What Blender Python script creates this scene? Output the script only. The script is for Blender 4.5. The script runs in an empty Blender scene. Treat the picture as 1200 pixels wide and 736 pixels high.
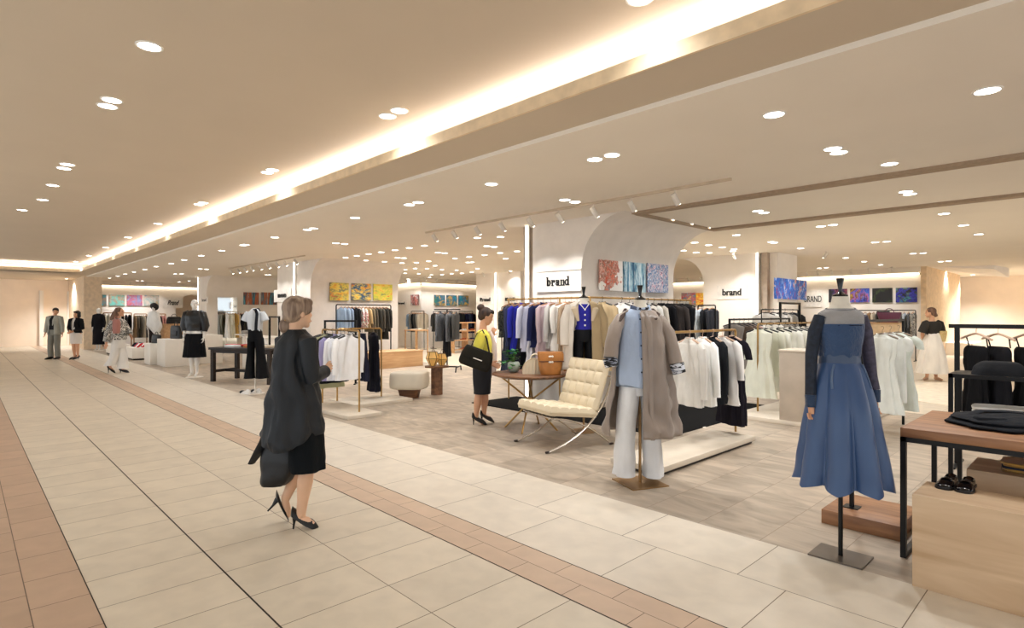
import bpy, bmesh, math, random
from mathutils import Vector, Matrix, noise
random.seed(7)
PI = math.pi
SC = bpy.context.scene
COL = SC.collection

# ------------------------------------------------------------------ camera, world, exposure
F = 673.0; EYE = 1.5; YAW = math.radians(46.2)
RV = Vector((math.cos(YAW), math.sin(YAW), 0)); DV = Vector((-math.sin(YAW), math.cos(YAW), 0))
cam = bpy.data.cameras.new('camera'); cam.sensor_width = 36; cam.lens = 36 * F / 1200; cam.clip_end = 200; cam.clip_start = .05
camo = bpy.data.objects.new('camera', cam); COL.objects.link(camo)
camo.location = (0, 0, EYE); camo.rotation_euler = (PI / 2, 0, YAW)
SC.camera = camo
SC.view_settings.view_transform = 'Standard'; SC.view_settings.look = 'None'
SC.view_settings.gamma = 1; SC.view_settings.use_curve_mapping = False
SC.view_settings.exposure = 0.0
SC.cycles.use_denoising = True
SC.cycles.max_bounces = 7; SC.cycles.diffuse_bounces = 5; SC.cycles.glossy_bounces = 3; SC.cycles.transmission_bounces = 4
SC.cycles.sample_clamp_indirect = 6; SC.cycles.caustics_reflective = False; SC.cycles.caustics_refractive = False
wd = bpy.data.worlds.new('world'); SC.world = wd; wd.use_nodes = True
wd.node_tree.nodes['Background'].inputs[0].default_value = (.95, 1.0, 1.05, 1)
wd.node_tree.nodes['Background'].inputs[1].default_value = 1.35
SPOT_W = 56.0        # watts of one recessed downlight in the shops
CORR_W = 19.0        # watts of one corridor downlight
TRACK_W = 60.0
LED_E = 10.0
STRIP_E = 4.0

def at(px, py, z=0.0):
    """where a ray of the photograph meets the level plane at height z"""
    d = F * (EYE - z) / (py - 368); return RV * ((px - 600) / F * d) + DV * d + Vector((0, 0, z))
def pd(px, d, py=368):
    return RV * ((px - 600) / F * d) + DV * d + Vector((0, 0, EYE + (368 - py) * d / F))
def onX(px, X, py=368):
    t = (px - 600) / F; return pd(px, X / (t * RV.x + DV.x), py)
def onY(px, Y, py=368):
    t = (px - 600) / F; return pd(px, Y / (t * RV.y + DV.y), py)

# ------------------------------------------------------------------ materials
MC = {}
def srgb(h):
    if isinstance(h, str):
        h = tuple(int(h[i:i + 2], 16) / 255 for i in (0, 2, 4))
    return tuple(((c / 12.92) if c <= .04045 else ((c + .055) / 1.055) ** 2.4) for c in h) + (1,)
def _new(name):
    m = bpy.data.materials.new(name); m.use_nodes = True
    nt = m.node_tree; b = nt.nodes['Principled BSDF']; return m, nt, b
def mat(name, col, rough=.5, metal=0, var=.06, scale=8, bump=0, bscale=30, emis=0, sheen=0, alpha=1, stretch=None):
    if name in MC: return MC[name]
    m, nt, b = _new(name); c = srgb(col)
    b.inputs['Roughness'].default_value = rough; b.inputs['Metallic'].default_value = metal
    tc = nt.nodes.new('ShaderNodeTexCoord'); mp = nt.nodes.new('ShaderNodeMapping')
    nt.links.new(tc.outputs['Object'], mp.inputs[0])
    if stretch: mp.inputs['Scale'].default_value = stretch
    n = nt.nodes.new('ShaderNodeTexNoise'); n.inputs['Scale'].default_value = scale; n.inputs['Detail'].default_value = 4
    nt.links.new(mp.outputs[0], n.inputs[0])
    r = nt.nodes.new('ShaderNodeValToRGB')
    r.color_ramp.elements[0].color = tuple(x * (1 - var * 2) for x in c[:3]) + (1,)
    r.color_ramp.elements[1].color = tuple(min(1, x * (1 + var * 1.5)) for x in c[:3]) + (1,)
    r.color_ramp.elements[0].position = .3; r.color_ramp.elements[1].position = .7
    nt.links.new(n.outputs[0], r.inputs[0]); nt.links.new(r.outputs[0], b.inputs['Base Color'])
    if bump:
        n2 = nt.nodes.new('ShaderNodeTexNoise'); n2.inputs['Scale'].default_value = bscale; n2.inputs['Detail'].default_value = 3
        nt.links.new(mp.outputs[0], n2.inputs[0])
        bp = nt.nodes.new('ShaderNodeBump'); bp.inputs['Strength'].default_value = bump; bp.inputs['Distance'].default_value = .02
        nt.links.new(n2.outputs[0], bp.inputs['Height']); nt.links.new(bp.outputs[0], b.inputs['Normal'])
    if rough > .8: b.inputs['Specular IOR Level'].default_value = .15
    if sheen: b.inputs['Sheen Weight'].default_value = sheen
    if emis:
        b.inputs['Emission Color'].default_value = c; b.inputs['Emission Strength'].default_value = emis
    if alpha < 1: b.inputs['Alpha'].default_value = alpha
    MC[name] = m; return m
def cloth(hexc, kind='cotton'):
    r, s, bp, bs = {'cotton': (.85, .15, .7, 11), 'satin': (.4, .1, .8, 8), 'knit': (.95, .3, .5, 60), 'wool': (.95, .3, .4, 40)}[kind]
    lum = max(int(hexc[i:i + 2], 16) for i in (0, 2, 4))
    if lum < 80: s = 0.0
    return mat('%s_cloth_%s' % (kind, hexc), hexc, r, 0, .05, 6, bp, bs, sheen=s, stretch=(1, 1, .4) if kind in ('cotton', 'satin') else None)
def wood(name, a, b_, scale=1.6, rough=.45, axis='x'):
    if name in MC: return MC[name]
    m, nt, b = _new(name)
    tc = nt.nodes.new('ShaderNodeTexCoord'); mp = nt.nodes.new('ShaderNodeMapping')
    mp.inputs['Scale'].default_value = {'x': (1, 9, 9), 'y': (9, 1, 9), 'z': (9, 9, 1)}[axis]
    nt.links.new(tc.outputs['Object'], mp.inputs[0])
    n = nt.nodes.new('ShaderNodeTexNoise'); n.inputs['Scale'].default_value = scale; n.inputs['Detail'].default_value = 6
    n.inputs['Distortion'].default_value = .6; nt.links.new(mp.outputs[0], n.inputs[0])
    r = nt.nodes.new('ShaderNodeValToRGB'); r.color_ramp.elements[0].color = srgb(a); r.color_ramp.elements[1].color = srgb(b_)
    r.color_ramp.elements[0].position = .35; r.color_ramp.elements[1].position = .66
    nt.links.new(n.outputs[0], r.inputs[0]); nt.links.new(r.outputs[0], b.inputs['Base Color'])
    b.inputs['Roughness'].default_value = rough; MC[name] = m; return m
def pattern(name, cols, scale=12, rough=.8, kind='voronoi', stretch=(1, 1, 1), det=3, dist=0.0, const=True, seed=0, pos=None):
    """patches of several colours: prints, checks, paintings"""
    if name in MC: return MC[name]
    m, nt, b = _new(name); b.inputs['Roughness'].default_value = rough
    tc = nt.nodes.new('ShaderNodeTexCoord'); mp = nt.nodes.new('ShaderNodeMapping')
    mp.inputs['Scale'].default_value = stretch; mp.inputs['Location'].default_value = (seed * 3.7, seed * 1.3, seed * 2.1)
    nt.links.new(tc.outputs['Object'], mp.inputs[0])
    r = nt.nodes.new('ShaderNodeValToRGB'); cr = r.color_ramp
    if const: cr.interpolation = 'CONSTANT'
    while len(cr.elements) < len(cols): cr.elements.new(.5)
    for i, c in enumerate(cols):
        cr.elements[i].position = pos[i] if pos else (.26 + .48 * i / len(cols) if kind == 'noise' else i / len(cols)); cr.elements[i].color = srgb(c)
    if kind == 'noise':
        n = nt.nodes.new('ShaderNodeTexNoise'); n.inputs['Scale'].default_value = scale; n.inputs['Detail'].default_value = det
        n.inputs['Distortion'].default_value = dist; nt.links.new(mp.outputs[0], n.inputs[0]); nt.links.new(n.outputs[0], r.inputs[0])
    elif kind == 'wave':
        n = nt.nodes.new('ShaderNodeTexWave'); n.inputs['Scale'].default_value = scale; n.inputs['Distortion'].default_value = dist
        nt.links.new(mp.outputs[0], n.inputs[0]); nt.links.new(n.outputs['Fac'], r.inputs[0])
    else:
        n0 = nt.nodes.new('ShaderNodeTexNoise'); n0.inputs['Scale'].default_value = scale * .7
        mx = nt.nodes.new('ShaderNodeMixRGB'); mx.inputs[0].default_value = .12
        nt.links.new(mp.outputs[0], n0.inputs[0]); nt.links.new(mp.outputs[0], mx.inputs[1]); nt.links.new(n0.outputs['Color'], mx.inputs[2])
        n = nt.nodes.new('ShaderNodeTexVoronoi'); n.inputs['Scale'].default_value = scale
        nt.links.new(mx.outputs[0], n.inputs[0])
        sp = nt.nodes.new('ShaderNodeSeparateColor'); nt.links.new(n.outputs['Color'], sp.inputs[0]); nt.links.new(sp.outputs[0], r.inputs[0])
    nt.links.new(r.outputs[0], b.inputs['Base Color']); MC[name] = m; return m

def canvas(name, cols, scale=2, stretch=(1, 1, 1), seed=0, dist=.8, hue_mix=None, rough=.55):
    """painted canvas: two broken noise fields laid over each other with brush-like streaks"""
    m, nt, b = _new(name); b.inputs['Roughness'].default_value = rough; N = nt.nodes.new; L = nt.links.new
    tc = N('ShaderNodeTexCoord'); outs = []
    for k in (0, 1):
        mp = N('ShaderNodeMapping'); mp.inputs['Scale'].default_value = [v * (1 + .8 * k) for v in stretch]; mp.inputs['Location'].default_value = (seed * 3.7 + k * 9, seed * 1.3, seed * 2.1 + k)
        L(tc.outputs['Object'], mp.inputs[0]); n = N('ShaderNodeTexNoise'); n.inputs['Scale'].default_value = scale * (1 + k); n.inputs['Detail'].default_value = 10; n.inputs['Roughness'].default_value = .68; n.inputs['Distortion'].default_value = dist
        L(mp.outputs[0], n.inputs[0]); r = N('ShaderNodeValToRGB'); cr = r.color_ramp; cc = cols if k == 0 else cols[::-1]
        while len(cr.elements) < len(cc): cr.elements.new(.5)
        for i, c in enumerate(cc): cr.elements[i].position = .37 + .26 * i / (len(cc) - 1); cr.elements[i].color = srgb(c)
        L(n.outputs[0], r.inputs[0]); outs.append((r, n))
    v = N('ShaderNodeTexNoise'); v.inputs['Scale'].default_value = scale * 1.3; v.inputs['Detail'].default_value = 8; L(mp.outputs[0], v.inputs[0])
    g = N('ShaderNodeValToRGB'); g.color_ramp.elements[0].position = .46; g.color_ramp.elements[1].position = .54; L(v.outputs[0], g.inputs[0])
    mx = N('ShaderNodeMixRGB'); L(g.outputs[0], mx.inputs[0]); L(outs[0][0].outputs[0], mx.inputs[1]); L(outs[1][0].outputs[0], mx.inputs[2])
    L(mx.outputs[0], b.inputs['Base Color']); m['out'] = 1; return m
def bloom_canvas(name, ground, cols, centre, radius, scale=3, seed=0):
    """pale canvas with one ragged patch of colour round a centre"""
    m = canvas(name, cols, scale, (1, 1, 1), seed); nt = m.node_tree; N = nt.nodes.new; L = nt.links.new; b = nt.nodes['Principled BSDF']
    src = b.inputs['Base Color'].links[0].from_socket; tc = N('ShaderNodeTexCoord'); vd = N('ShaderNodeVectorMath'); vd.operation = 'DISTANCE'; vd.inputs[1].default_value = centre
    L(tc.outputs['Object'], vd.inputs[0]); n = N('ShaderNodeTexNoise'); n.inputs['Scale'].default_value = 9; n.inputs['Detail'].default_value = 8; L(tc.outputs['Object'], n.inputs[0])
    a = N('ShaderNodeMath'); a.operation = 'MULTIPLY_ADD'; L(n.outputs[0], a.inputs[0]); a.inputs[1].default_value = .9; L(vd.outputs['Value'], a.inputs[2])
    c = N('ShaderNodeMath'); c.operation = 'LESS_THAN'; L(a.outputs[0], c.inputs[0]); c.inputs[1].default_value = radius + .45
    mx = N('ShaderNodeMixRGB'); L(c.outputs[0], mx.inputs[0]); mx.inputs[1].default_value = srgb(ground); L(src, mx.inputs[2]); L(mx.outputs[0], b.inputs['Base Color']); return m

WHITE_E = mat('lamp_lens', 'fffaf0', .5, 0, 0, emis=14)
LED = mat('led_light', 'fbfbff', .5, 0, 0, emis=LED_E)
STRIP = mat('light_strip', 'fff8ee', .5, 0, 0, emis=STRIP_E)
PLASTER = mat('shop_plaster', 'f3ebe1', .75, 0, .015, 3, .06, 14)
PLASTER2 = mat('stucco_wall', 'e9e1d8', .8, 0, .025, 4, .35, 9)
PEACH = mat('peach_wall', 'fae8d4', .75, 0, .02, 2)
CEIL = mat('ceiling_paint', 'd2c3ae', .9, 0, .01, 1)
CEILS = mat('shop_ceiling_paint', 'f2e9db', .9, 0, .01, 1)
TRIMW = mat('white_trim', 'f4efe6', .4, 0, .01)
BRASS = mat('brushed_brass', 'b8935a', .32, .85, .04, 20)
GOLDB = mat('gold_plate', 'a8855a', .38, .8, .05, 10)
BLACKM = mat('black_metal', '121212', .42, .4, .05, 10)
STEEL = mat('steel_plate', '77706a', .35, .8, .05, 6)
CHROME = mat('cream_steel', 'd8d0c4', .25, .75, .03, 10)
STONE = mat('cream_stone', 'd9cdbb', .45, 0, .04, 4, .04, 20)
SKIN = mat('skin', 'd9a583', .55, 0, .03, 10)
SKINP = mat('pale_skin', 'e3b898', .55, 0, .03, 10)
BLACKL = mat('black_leather', '08080a', .4, 0, .05, 10, .1, 30)
MANW = mat('white_mannequin_shell', 'ece9e4', .35, 0, .01)
LINEN = mat('linen_neck', 'e6dfd0', .8, 0, .03, 30, .15, 80)
HANGW = wood('hanger_wood', '9a6a46', 'c49a70', 3)
HANGP = mat('pale_hanger', 'd2b39c', .5, 0, .04)
HANGB = mat('black_hanger', '141414', .5, 0, .02)
WALNUT = wood('walnut_veneer', '5c3d2a', '8a6042', 1.8)
OAK = wood('oak_veneer', 'b98d60', 'd0a87c', 1.4)
MAPLE = wood('maple_veneer', 'bd9d7a', 'dcc2a2', .9)
TABLEW = wood('table_wood', '80573a', 'a87a55', 1.8)
DARKW = wood('dark_wood', '120b08', '2a1c14', 2.2, .6)

# ------------------------------------------------------------------ mesh helpers
class MB:
    def __init__(s): s.bm = bmesh.new()
    def box(s, c, size, rz=0, bev=0, rx=0, ry=0, seg=2):
        r = bmesh.ops.create_cube(s.bm, size=1)['verts']
        M = Matrix.Translation(c) @ Matrix.Rotation(rz, 4, 'Z') @ Matrix.Rotation(ry, 4, 'Y') @ Matrix.Rotation(rx, 4, 'X') @ Matrix.Diagonal((*size, 1))
        bmesh.ops.transform(s.bm, matrix=M, verts=r)
        if bev:
            es = list({e for v in r for e in v.link_edges})
            bmesh.ops.bevel(s.bm, geom=es, offset=bev, segments=seg, affect='EDGES', profile=.5)
        return s
    def span(s, a, b, bev=0):
        a = Vector(a); b = Vector(b); return s.box((a + b) / 2, [abs(x) for x in (b - a)], bev=bev)
    def loft(s, rings, cap=True, closed=True):
        vs = [[s.bm.verts.new(p) for p in r] for r in rings]; n = len(rings[0])
        for i in range(len(vs) - 1):
            for j in range(n if closed else n - 1):
                k = (j + 1) % n
                try: s.bm.faces.new((vs[i][j], vs[i][k], vs[i + 1][k], vs[i + 1][j]))
                except ValueError: pass
        if cap and closed:
            s.bm.faces.new(list(reversed(vs[0]))); s.bm.faces.new(vs[-1])
        return s
    def tube(s, pts, r, n=10, flat=1.0, cap=True, up=None):
        pts = [Vector(p) for p in pts]; rs = r if isinstance(r, (list, tuple)) else [r] * len(pts)
        rings = []; pu = None
        for i, p in enumerate(pts):
            t = (pts[min(i + 1, len(pts) - 1)] - pts[max(i - 1, 0)])
            t = t.normalized() if t.length > 1e-9 else Vector((0, 0, 1))
            if pu is None:
                a = Vector(up) if up else (Vector((0, 0, 1)) if abs(t.z) < .9 else Vector((1, 0, 0)))
            else: a = pu
            u = (a - t * a.dot(t))
            u = u.normalized() if u.length > 1e-6 else t.orthogonal().normalized()
            pu = u; v = t.cross(u)
            rr = rs[i]; rr = rr if isinstance(rr, tuple) else (rr, rr * flat)
            rings.append([p + u * (math.cos(2 * PI * k / n) * rr[0]) + v * (math.sin(2 * PI * k / n) * rr[1]) for k in range(n)])
        return s.loft(rings, cap)
    def ball(s, c, r, n=12, m=8, rot=None):
        r = r if isinstance(r, (tuple, list)) else (r, r, r)
        vs = bmesh.ops.create_uvsphere(s.bm, u_segments=n, v_segments=m, radius=1)['verts']
        M = Matrix.Translation(c) @ (rot if rot else Matrix.Identity(4)) @ Matrix.Diagonal((*r, 1))
        bmesh.ops.transform(s.bm, matrix=M, verts=vs); return s
    def prism(s, pts, d):
        """polygon of 3-D points pushed along vector d"""
        d = Vector(d); a = [s.bm.verts.new(p) for p in pts]; b = [s.bm.verts.new(Vector(p) + d) for p in pts]
        f1 = s.bm.faces.new(a); f2 = s.bm.faces.new(list(reversed(b))); n = len(pts)
        for i in range(n): s.bm.faces.new((a[i], b[i], b[(i + 1) % n], a[(i + 1) % n]))
        return s
    def lathe(s, prof, c=(0, 0, 0), n=24):
        c = Vector(c)
        return s.loft([[c + Vector((r * math.cos(2 * PI * k / n), r * math.sin(2 * PI * k / n), z)) for k in range(n)] for r, z in prof])
    def build(s, name, m, parent=None, smooth=True, loc=None, rz=None, norm=True):
        if norm: bmesh.ops.recalc_face_normals(s.bm, faces=s.bm.faces)
        me = bpy.data.meshes.new(name); s.bm.to_mesh(me); s.bm.free()
        if smooth:
            for p in me.polygons: p.use_smooth = True
            me.set_sharp_from_angle(angle=math.radians(40))
        me.materials.append(m)
        o = bpy.data.objects.new(name, me); COL.objects.link(o)
        if parent: o.parent = parent
        if loc is not None: o.location = loc
        if rz is not None: o.rotation_euler.z = rz
        return o
def tag(o, label=None, cat=None, group=None, kind=None):
    if label: o['label'] = label
    if cat: o['category'] = cat
    if group: o['group'] = group
    if kind: o['kind'] = kind
    return o
def thing(name, loc, rz=0, label=None, cat=None, group=None):
    o = bpy.data.objects.new(name, None); COL.objects.link(o); o.empty_display_size = .1
    o.location = loc; o.rotation_euler.z = rz
    return tag(o, label, cat, group)
def struct(name, mb, m, smooth=False):
    return tag(mb.build(name, m, smooth=smooth), kind='structure')
def kids(o): return [c for c in bpy.data.objects if c.parent == o]
def copy_tree(o, parent=None):
    c = o.copy(); COL.objects.link(c); c.parent = parent
    for ch in kids(o): copy_tree(ch, c)
    return c
ORD = ['first', 'second', 'third', 'fourth', 'fifth', 'sixth', 'seventh', 'eighth', 'ninth', 'tenth', 'eleventh', 'twelfth', 'thirteenth', 'fourteenth', 'fifteenth', 'sixteenth', 'seventeenth', 'eighteenth', 'nineteenth', 'twentieth']
# ------------------------------------------------------------------ floor
def floor_mat(name, base, w, l, var, joint, jw=.004, off=.0, rowoff=0.0, marble=None, rough=.35, origin=(0, 0), swap=False):
    """stone slabs: rows run along X, each w wide in Y and l long in X, every other row shifted"""
    m, nt, b = _new(name); N = nt.nodes.new; L = nt.links.new
    g = N('ShaderNodeNewGeometry'); sx = N('ShaderNodeSeparateXYZ'); L(g.outputs['Position'], sx.inputs[0])
    def math_(op, a, b_=None, c=None):
        n = N('ShaderNodeMath'); n.operation = op
        for i, v in enumerate((a, b_, c)):
            if v is None: continue
            if isinstance(v, (int, float)): n.inputs[i].default_value = v
            else: L(v, n.inputs[i])
        return n.outputs[0]
    X = math_('SUBTRACT', sx.outputs['Y' if swap else 'X'], origin[0]); Y = math_('SUBTRACT', sx.outputs['X' if swap else 'Y'], origin[1])
    row = math_('FLOOR', math_('DIVIDE', Y, w)); fy = math_('MODULO', math_('ADD', math_('MODULO', Y, w), w), w)
    par = math_('MODULO', math_('ADD', math_('MODULO', row, 2), 2), 2)
    X2 = math_('ADD', X, math_('MULTIPLY', par, rowoff)); fx = math_('MODULO', math_('ADD', math_('MODULO', X2, l), l), l)
    colm = math_('FLOOR', math_('DIVIDE', X2, l))
    ex = math_('MINIMUM', fx, math_('SUBTRACT', l, fx)); ey = math_('MINIMUM', fy, math_('SUBTRACT', w, fy))
    isj = math_('LESS_THAN', math_('MINIMUM', ex, ey), jw / 2)
    cv = N('ShaderNodeCombineXYZ'); L(row, cv.inputs[0]); L(colm, cv.inputs[1])
    wn = N('ShaderNodeTexWhiteNoise'); wn.noise_dimensions = '3D'; L(cv.outputs[0], wn.inputs['Vector'])
    c = srgb(base)
    r = N('ShaderNodeValToRGB'); r.color_ramp.elements[0].color = tuple(x * (1 - var) for x in c[:3]) + (1,); r.color_ramp.elements[1].color = tuple(min(1, x * (1 + var)) for x in c[:3]) + (1,)
    L(wn.outputs['Value'], r.inputs[0])
    col = r.outputs[0]
    ad = N('ShaderNodeVectorMath'); ad.operation = 'MULTIPLY_ADD'; L(wn.outputs['Color'], ad.inputs[0]); ad.inputs[1].default_value = (9, 9, 9); L(g.outputs['Position'], ad.inputs[2])
    mp = N('ShaderNodeMapping'); L(ad.outputs[0], mp.inputs[0]); mp.inputs['Scale'].default_value = (2.4, 7, 1) if marble else (4, 4, 4)
    if marble: mp.inputs['Rotation'].default_value = (0, 0, .35)
    n = N('ShaderNodeTexNoise'); n.inputs['Scale'].default_value = .8 if marble else 1.5; n.inputs['Detail'].default_value = 8; n.inputs['Distortion'].default_value = 1.2 if marble else .3
    L(mp.outputs[0], n.inputs[0])
    r2 = N('ShaderNodeValToRGB'); r2.color_ramp.elements[0].position = .32; r2.color_ramp.elements[1].position = .68
    a = .68 if marble else .93
    r2.color_ramp.elements[0].color = (a, a * .98, a * .95, 1) if marble else (a, a, a, 1); r2.color_ramp.elements[1].color = (1.12, 1.1, 1.08, 1) if marble else (1.05, 1.05, 1.05, 1)
    L(n.outputs[0], r2.inputs[0])
    mx = N('ShaderNodeMixRGB'); mx.blend_type = 'MULTIPLY'; mx.inputs[0].default_value = 1; L(col, mx.inputs[1]); L(r2.outputs[0], mx.inputs[2])
    mj = N('ShaderNodeMixRGB'); L(isj, mj.inputs[0]); L(mx.outputs[0], mj.inputs[1]); mj.inputs[2].default_value = srgb(joint)
    L(mj.outputs[0], b.inputs['Base Color']); b.inputs['Roughness'].default_value = rough
    return m
M_T1 = floor_mat('cream_tile', 'd6cbb8', .602, .4, .035, '6b5a45', .005, origin=(.038, -.102 + .0), rough=.38)
M_T2 = floor_mat('cream_slab', 'dcd2c2', .587, .8, .03, '6b5a45', .005, rowoff=.27, origin=(-.42, 2.64), rough=.38)
M_BD = floor_mat('pink_band_tile', 'c9b098', .165, .41, .04, '5a4634', .004, rowoff=.2, origin=(.02, 2.31), rough=.42)
M_BD2 = floor_mat('brown_band_tile', 'bb9f87', .25, .41, .05, '5a4634', .005, rowoff=.2, origin=(.1, .0), rough=.42)
M_SH = floor_mat('grey_stone_plank', 'b6a897', .44, .88, .1, '8c7a68', .005, rowoff=.4, origin=(3.81, -.29), marble=True, swap=True, rough=.4)
M_SHW = floor_mat('pale_shop_floor', 'ddd0bb', .6, .6, .02, 'b59f80', .004, origin=(0, 0), rough=.35)
def slab(name, x0, x1, y0, y1, m, z=0.0, th=.1):
    return struct(name, MB().span((x0, y0, z - th), (x1, y1, z)), m)
slab('floor', -37, 6, -3, 0.0, M_T1)
slab('floor_brown_band', -37, 6, 0.0, .5, M_BD2)
slab('floor_cream_tiles', -37, 6, .5, 2.31, M_T1)
slab('floor_pink_band', -37, 6, 2.31, 2.64, M_BD)
slab('floor_cream_slabs', -37, 6, 2.64, 3.814, M_T2)
slab('floor_shop_stone', -37, 6, 3.814, 7.6, M_SH)
slab('floor_shop_stone_back', -19, 6, 7.6, 10.4, M_SH)
slab('floor_aisle_pale', -37, -19, 7.6, 10.4, M_SHW)
slab('floor_back_pale', -37, 8, 10.4, 45, M_SHW)
# dark joints of the corridor slabs
jt = mat('dark_joint', '241a12', .7)
for y in (1.104,): struct('trim_1', MB().span((-37, y - .004, 0), (6, y + .004, .0012)), jt)
for i, y in enumerate((2.31, 2.64, .5)): struct('trim_%d' % (i + 2), MB().span((-37, y - .0025, 0), (6, y + .0025, .0012)), jt)

# ------------------------------------------------------------------ ceilings
ZR, ZS, ZC = 3.45, 3.11, 3.07
struct('ceiling', MB().span((-28, -4, ZR), (7, 3.66, ZR + .1)), CEIL)
cb = MB().span((-28, 3.60, ZS + .02), (7, 3.66, ZR)).span((-28, 3.256, ZS), (7, 3.815, ZS + .03))
cb.span((-28.0, -4, ZS + .02), (-27.9, 3.66, ZR)).span((-28.4, -4, ZS), (-27.5, 3.256, ZS + .03))
cb.span((-37, -4, ZS), (-28, 3.815, ZS + .03))
cb.span((-27.7, 3.44, ZS + .03), (7, 3.5, ZS + .16))
struct('ceiling_cove_ledge', cb, CEIL)
struct('ceiling_cove_lip', MB().span((-27.5, 3.24, ZS - .004), (7, 3.262, ZS + .10)).span((-27.505, -4, ZS - .004), (-27.48, 3.24, ZS + .10)), mat('lip_paint', 'ead2ae', .6))
struct('ceiling_shop', MB().span((-37, 3.81, ZC), (8, 45, ZC + .1)), CEILS)
led = MB().span((-27.7, 3.42, ZS + .165), (7, 3.52, ZS + .18)).span((-27.75, -4, ZS + .165), (-27.65, 3.42, ZS + .18))
tag(led.build('cove_light', LED), 'long white light strip hidden behind the lip of the raised corridor ceiling', 'light strip')
struct('trim_5', MB().span((-5.1, 7.44, ZC - .035), (8, 7.62, ZC)), mat('slot_taupe', 'a8927a', .8, 0, .05, 20))
struct('trim_6', MB().span((-5.1, 9.9, ZC - .04), (8, 10.08, ZC)), MC['slot_taupe'])
struct('trim_7', MB().span((-5.14, 7.6, ZC - .03), (-5.04, 9.95, ZC)), MC['slot_taupe'])

# ------------------------------------------------------------------ wall blocks of the shops
def flare_block(name, x0, x1, y0, y1, r=.85, m=PLASTER2, rr=None, h=ZC):
    """wall block whose +X face sweeps outward to the ceiling"""
    pts = [(x0, 0), (x1, 0), (x1, h - r)]
    for i in range(1, 11):
        a = PI / 2 * i / 10; pts.append((x1 + r * (1 - math.cos(a)), h - r + r * math.sin(a) * .999))
    pts.append((x0, h))
    return struct(name, MB().prism([(x, y0, z) for x, z in pts], (0, y1 - y0, 0)), m, smooth=True)
def strip(loc, h=ZC, label=None):
    t = thing('light_column', loc, 0, label, 'light strip')
    MB().box((0, 0, h / 2), (.05, .035, h)).build('housing', TRIMW, t, False)
    MB().box((.0, -.03, h / 2), (.045, .03, h - .02)).build('diffuser', STRIP, t, False)
    return t
flare_block('wall_main_block', -7.05, -5.95, 7.27, 10.1)
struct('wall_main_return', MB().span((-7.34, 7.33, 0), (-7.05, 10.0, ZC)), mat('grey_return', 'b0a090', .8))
strip((-7.17, 7.27, 0), label='tall glowing light strip at the left edge of the central brand wall')
flare_block('wall_second_block', -16.95, -16.05, 7.3, 10.25, .85)
struct('wall_second_panel', MB().span((-18.5, 7.32, 0), (-16.95, 7.9, ZC)), PLASTER)
strip((-17.03, 7.27, 0), label='glowing light strip on the wall behind the walking woman')
flare_block('wall_third_block', -26.9, -26.0, 7.35, 13.5, .9, PLASTER)
struct('wall_third_panel', MB().span((-27.4, 7.4, 0), (-26.9, 13.5, ZC)), PLASTER)
strip((-27.0, 7.33, 0), label='thin light strip beside the far mannequin in black')
# second row
def flare_left(name, x0, x1, y0, y1, r, m):
    pts = [(x1, 0), (x0, 0), (x0, ZC - r)]
    for i in range(1, 11):
        a = PI / 2 * i / 10; pts.append((x0 - r * (1 - math.cos(a)), ZC - r + r * math.sin(a) * .999))
    pts.append((x1, ZC))
    return struct(name, MB().prism([(x, y0, z) for x, z in pts], (0, y1 - y0, 0)), m, smooth=True)
flare_left('wall_row_panel', -7.75, -6.3, 14.72, 15.9, .75, PLASTER)
struct('wall_row_block', MB().span((-6.3, 14.95, 0), (-5.85, 16.25, ZC)), PLASTER)
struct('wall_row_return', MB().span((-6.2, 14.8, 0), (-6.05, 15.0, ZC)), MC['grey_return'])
strip((-6.25, 14.7, 0), label='light strip between the small brand wall and the blue painting')
struct('wall_middle_panel', MB().span((-17.4, 14.72, 0), (-14.9, 15.6, ZC)), PLASTER)
strip((-16.2, 14.7, 0), label='glowing light strip beside the woman in yellow')
# blocks and back walls
struct('wall_centre_back', MB().span((-26, 14.6, 0), (-21.0, 15.1, 2.78)).span((-21.4, 15.1, 0), (-21.0, 23, 2.78)), PLASTER)
struct('ceiling_centre_back', MB().span((-26, 14.45, 2.86), (-20.85, 23, ZC)), CEILS)
struct('wall_back', MB().span((-21, 23.0, 0), (-4.35, 23.4, 2.8)), PLASTER)
struct('ceiling_back_soffit', MB().span((-21, 22.8, 2.88), (-4.35, 23.4, ZC)), CEILS)
struct('wall_back_end', MB().span((-4.35, 22.9, 0), (-4.2, 29.0, ZC)), mat('warm_cream', 'eed3ae', .7))
struct('wall_far_right', MB().span((-7, 31, 0), (9, 31.3, ZC)), PEACH)
struct('wall_far_right_low', MB().span((-4.2, 26, 0), (-3.4, 28, .45)), PLASTER)
struct('ceiling_far_bulkhead', MB().prism([(-4.2, 23.3, ZC), (-4.2, 26.5, ZC), (-2.4, 25.8, ZC - .32), (-2.6, 24.0, ZC - .12)], (0, 0, .3)), PLASTER)
# left end
struct('wall_end', MB().span((-36, -4, 0), (-35, 4.6, ZS)), PEACH)
struct('wall_end_pilaster', MB().span((-30.6, 3.72, 0), (-29.9, 4.35, ZS)).span((-35.0, 3.75, 0), (-30.6, 3.95, ZS)), mat('cream_pilaster', 'e9d3b6', .7))
struct('wall_end_frame', MB().span((-34.99, 2.65, 0), (-34.8, 2.8, 2.6)).span((-34.99, 3.7, 0), (-34.8, 3.85, 2.6)), PLASTER)
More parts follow.
